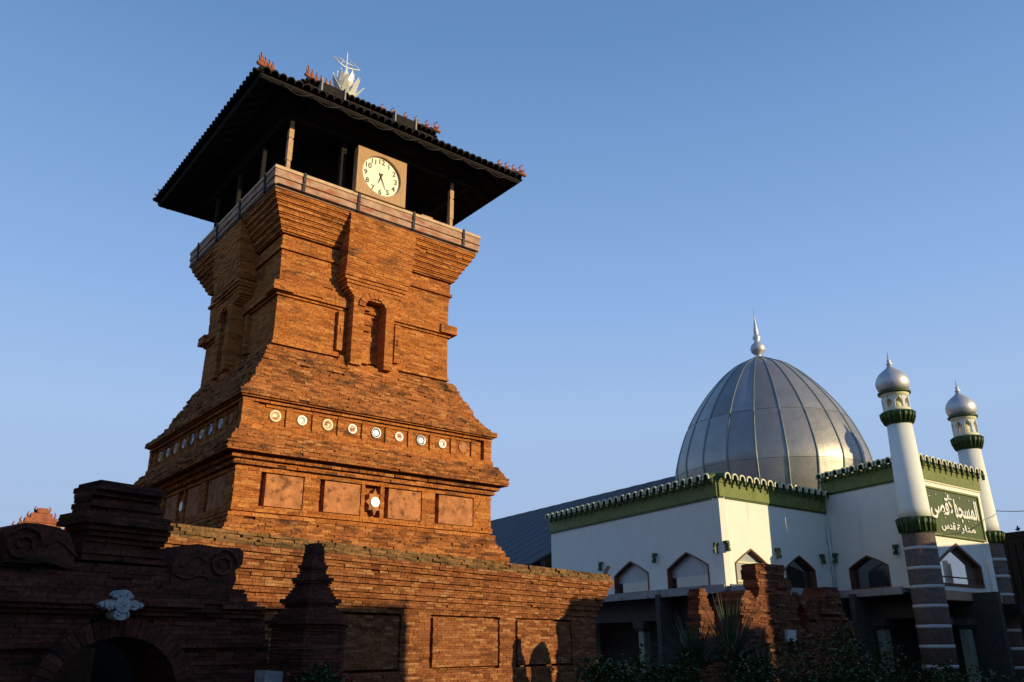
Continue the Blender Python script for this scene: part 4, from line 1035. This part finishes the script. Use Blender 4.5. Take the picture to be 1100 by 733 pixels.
def crownleaf(mb, c, rx, ry, rz, n, s, clumps=9):
    cs = [Vector((random.gauss(0, .45)*rx, random.gauss(0, .45)*ry, random.gauss(0, .42)*rz)) for _ in range(clumps)]
    for i in range(n):
        k = random.choice(cs); p = c+k+Vector((random.gauss(0, .24)*rx, random.gauss(0, .24)*ry, random.gauss(0, .24)*rz))
        a_ = Vector((random.gauss(0, 1), random.gauss(0, 1), random.gauss(0, .6))).normalized(); b_ = a_.cross(Vector((random.random(), random.random(), 1))).normalized()
        l_ = s*random.uniform(.6, 1.3); mb.add([p, p+a_*l_*.5+b_*l_*.28, p+a_*l_, p+a_*l_*.5-b_*l_*.28], [(0, 1, 2, 3)])
def yucca(px, py, d, L, n, label, heads=1, h=1.0):
    c = atd(px, py, d); rt_ = root('sword_leaved_plant', (c.x, c.y, 0), label, 'plant')
    m = MB(); m.tube([(c.x, c.y, 0), (c.x+.03, c.y, c.z*.5), (c.x, c.y, c.z)], .07, 7, .05); build('stem', m, MAT['bark'], rt_)
    m = MB(); blades(m, Vector((c.x, c.y, c.z)), n, L, .014, 1, 1.0, .7); build('foliage', m, MAT['yucca'], rt_)
yucca(786, 716, 15, 1.2, 190, 'tall sword leaved plant rising in front of the broken brick gate')
yucca(748, 722, 14, .95, 150, 'spiky sword leaved plant left of the broken gate, before a pale column')
yucca(822, 735, 14.5, .7, 110, 'short sword leaved plant at the foot of the broken main pier')
def shrub(px, py, d, r, n, s, label, mat='leaf', cat='shrub', flowers=0, name='shrub', group=None):
    c = atd(px, py, d); rt_ = root(name, (c.x, c.y, 0), label, cat, group)
    m = MB()
    for k in range(5):
        t = random.uniform(0, 6.28); e_ = c+Vector((cos(t)*r*.5, sin(t)*r*.5, 0)); m.tube([(c.x, c.y, 0), (c.x*.5+e_.x*.5, c.y*.5+e_.y*.5, max(.1, c.z*.6)), (e_.x, e_.y, max(.2, c.z))], .02, 5, .008)
    build('stem', m, MAT['bark'], rt_)
    m = MB(); crownleaf(m, c, r, r, r*.75, n, s, 10); build('foliage', m, MAT[mat], rt_)
    if flowers:
        m = MB()
        for k in range(flowers):
            p = c+Vector((random.gauss(0, .5)*r, -abs(random.gauss(0, .3))*r-.1, random.gauss(.1, .35)*r)); m.lathe(p, [(.004, -.02), (.028, 0), (.004, .02)], 6)
        build('blossom', m, MAT['flower'], rt_)
shrub(345, 742, 9.2, .30, 1500, .06, 'low leafy shrub with small red flowers at the foot of the finial pillar', flowers=9)
shrub(655, 738, 15, .7, 2600, .09, 'dull green bush below the right end of the low wall')
shrub(705, 742, 15.5, .6, 2000, .09, 'round bush under the pale veranda column')
shrub(742, 738, 13.2, .45, 2200, .07, 'dark bush at the foot of the leftmost sword leaved plant')
shrub(812, 742, 13.4, .5, 2200, .07, 'dark bush between the sword leaved plants and the white notice plate')
shrub(885, 735, 15, .75, 3000, .08, 'yellow green bush below the white notice plate')
shrub(950, 722, 18, 1.0, 3200, .09, 'dark leafy hedge plant before the arcade, left of the striped minaret base')
shrub(1030, 742, 18, .8, 2200, .09, 'dark bush at the foot of the name board wall')

# ------------------------------------------------------------------ beyond the right side of the frame: trees, and houses added to shade the lower ground
def house(name, x, y, ang, w_, d_, h, rh, label):
    f = Fr((x, y), ang); rt_ = root(name, (x, y, 0), label, 'house', 'added shade casting houses across the lane')
    m = MB(); m.box(f, -w_/2, w_/2, -d_/2, d_/2, 0, h); build('wall', m, MAT['housewall'], rt_)
    m = MB(); ov = .5
    m.add([f.P(-w_/2-ov, -d_/2-ov, h-.2), f.P(w_/2+ov, -d_/2-ov, h-.2), f.P(w_/2+ov, d_/2+ov, h-.2), f.P(-w_/2-ov, d_/2+ov, h-.2), f.P(-w_/2+d_*.35, 0, h+rh), f.P(w_/2-d_*.35, 0, h+rh)],
          [(0, 1, 5, 4), (1, 2, 5), (2, 3, 4, 5), (3, 0, 4), (3, 2, 1, 0)]); build('roof', m, MAT['housetile'], rt_)
    for s in (-1, 1):
        for u in (-w_*.3, 0, w_*.3):
            m = MB(); m.box(f, u-.5, u+.5, s*d_/2-.03, s*d_/2+.03, 1.0, 2.3); wn = build('window', m, MAT['frame'], rt_)
            m = MB(); m.box(f, u-.42, u+.42, s*d_/2-.05, s*d_/2+.05, 1.08, 2.22); build('pane', m, MAT['glass'], wn)
def tree(x, y, h, r, label):
    rt_ = root('broad_tree', (x, y, 0), label, 'tree', 'trees across the lane')
    m = MB(); c = Vector((x, y, h*.7)); m.tube([(x, y, 0), (x+.1, y, h*.3), (x, y+.1, h*.55)], .28, 8, .16)
    for k in range(6):
        t = k*1.05; m.tube([(x, y, h*.42), (x+cos(t)*r*.4, y+sin(t)*r*.4, h*.62), (x+cos(t)*r*.7, y+sin(t)*r*.7, h*.8)], .11, 6, .03)
    build('trunk', m, MAT['bark'], rt_)
    m = MB(); crownleaf(m, c, r, r, r*.75, 6500, .3, 16); build('crown', m, MAT['leaf'], rt_)
# unseen flat roofed houses, added and sized to cast the low evening shade
SQ = Vector((sin(SUN_AZ), cos(SUN_AZ), 0)); PQ = Vector((-SQ.y, SQ.x, 0))
def shade_caster_house(q0, q1, t, depth, h, label):
    c = PQ*((q0+q1)/2)+SQ*(t+depth/2); f = Fr((c.x, c.y), math.atan2(PQ.y, PQ.x)); w_ = q1-q0
    rt_ = root('shade_caster_house', (c.x, c.y, 0), label, 'house', 'added shade casting houses across the lane', ang=f.a)
    m = MB(); m.box(f, -w_/2, w_/2, -depth/2, depth/2, 0, h-.5); build('wall', m, MAT['housewall'], rt_)
    m = MB(); m.box(f, -w_/2-.06, w_/2+.06, -depth/2-.06, depth/2+.06, h-.498, h-.3); m.box(f, -w_/2, w_/2, -depth/2, -depth/2+.2, h-.298, h); m.box(f, -w_/2, w_/2, depth/2-.2, depth/2, h-.298, h)
    build('parapet', m, MAT['concrete'], rt_)
    n = max(1, int(w_/2.2))
    for s in (-1, 1):
        for lvl in range(1+(h > 5.5)):
            for i in range(n):
                u = -w_/2+(i+.5)*w_/n; z_ = 1+lvl*2.9; m = MB(); m.box(f, u-.5, u+.5, s*depth/2-.04, s*depth/2+.04, z_, z_+1.3); wn = build('window', m, MAT['frame'], rt_)
                m = MB(); m.box(f, u-.42, u+.42, s*depth/2-.06, s*depth/2+.06, z_+.08, z_+1.22); build('pane', m, MAT['glass'], wn)
shade_caster_house(-6, 8.2, 4, 6, 6.3, 'tall unseen house added nearest to the viewer to shade the gateway')
shade_caster_house(8.35, 14.1, 8, 6, 6.5, 'second unseen house across the lane, added to shade the low wall')
shade_caster_house(14.25, 19.4, 8, 5, 4.75, 'lowest unseen house of the added shade casting row')
shade_caster_house(27.6, 39, 9, 5, 7.1, 'unseen house across the lane, added to shade the mosque arcade')
shade_caster_house(19.6, 27.5, 8, 6, 6.6, 'unseen house across the lane, added to shade the ruined gate')
for i, (x, y, h, r__, lb) in enumerate(((44, 37, 5.2, 2.2, 'broad leafy tree across the lane, the one nearest the timber hall'), (58, 34, 6.5, 2.8, 'leafy tree standing farthest along the lane'), (52, 44, 6, 2.6, 'leafy tree farthest behind the timber hall'))):
    tree(x, y, h, r__, lb)

def big_tree(x, y, h, r, label):  # trees out of view, added to cut skylight on the shaded faces
    rt_ = root('skylight_blocking_tree', (x, y, 0), label, 'tree', 'unseen trees added to block skylight')
    m = MB(); m.tube([(x, y, 0), (x+.15, y, h*.25), (x, y+.1, h*.5)], .4, 9, .22)
    for k in range(7):
        t = k*.9; m.tube([(x, y, h*.3), (x+cos(t)*r*.4, y+sin(t)*r*.4, h*.55), (x+cos(t)*r*.75, y+sin(t)*r*.75, h*.75)], .14, 6, .03)
    build('trunk', m, MAT['bark'], rt_)
    m = MB(); crownleaf(m, Vector((x, y, h*.6)), r, r, h*.36, 6500, .75, 22); build('crown', m, MAT['leaf'], rt_)
for x, y, h, r__, lb in ((-17, 9, 12, 4, 'tall leafy tree added out of view left of the gateway to block skylight'), (-15, 0.5, 13, 4.2, 'tall leafy tree added left of the viewer to block skylight'), (-11, -8, 13, 4.5, 'leafy tree added behind and left of the viewer to block skylight'),
                         (-2, -13, 12, 4.4, 'leafy tree added straight behind the viewer to block skylight'), (-25, 20, 14, 5, 'tallest leafy tree, added far left of the tower to block skylight'), (-27, 8, 13, 5, 'leafy tree added farthest left to block skylight'), (-20, -8, 13, 5, 'leafy tree added far behind on the left to block skylight')):
    big_tree(x, y, h, r__, lb)
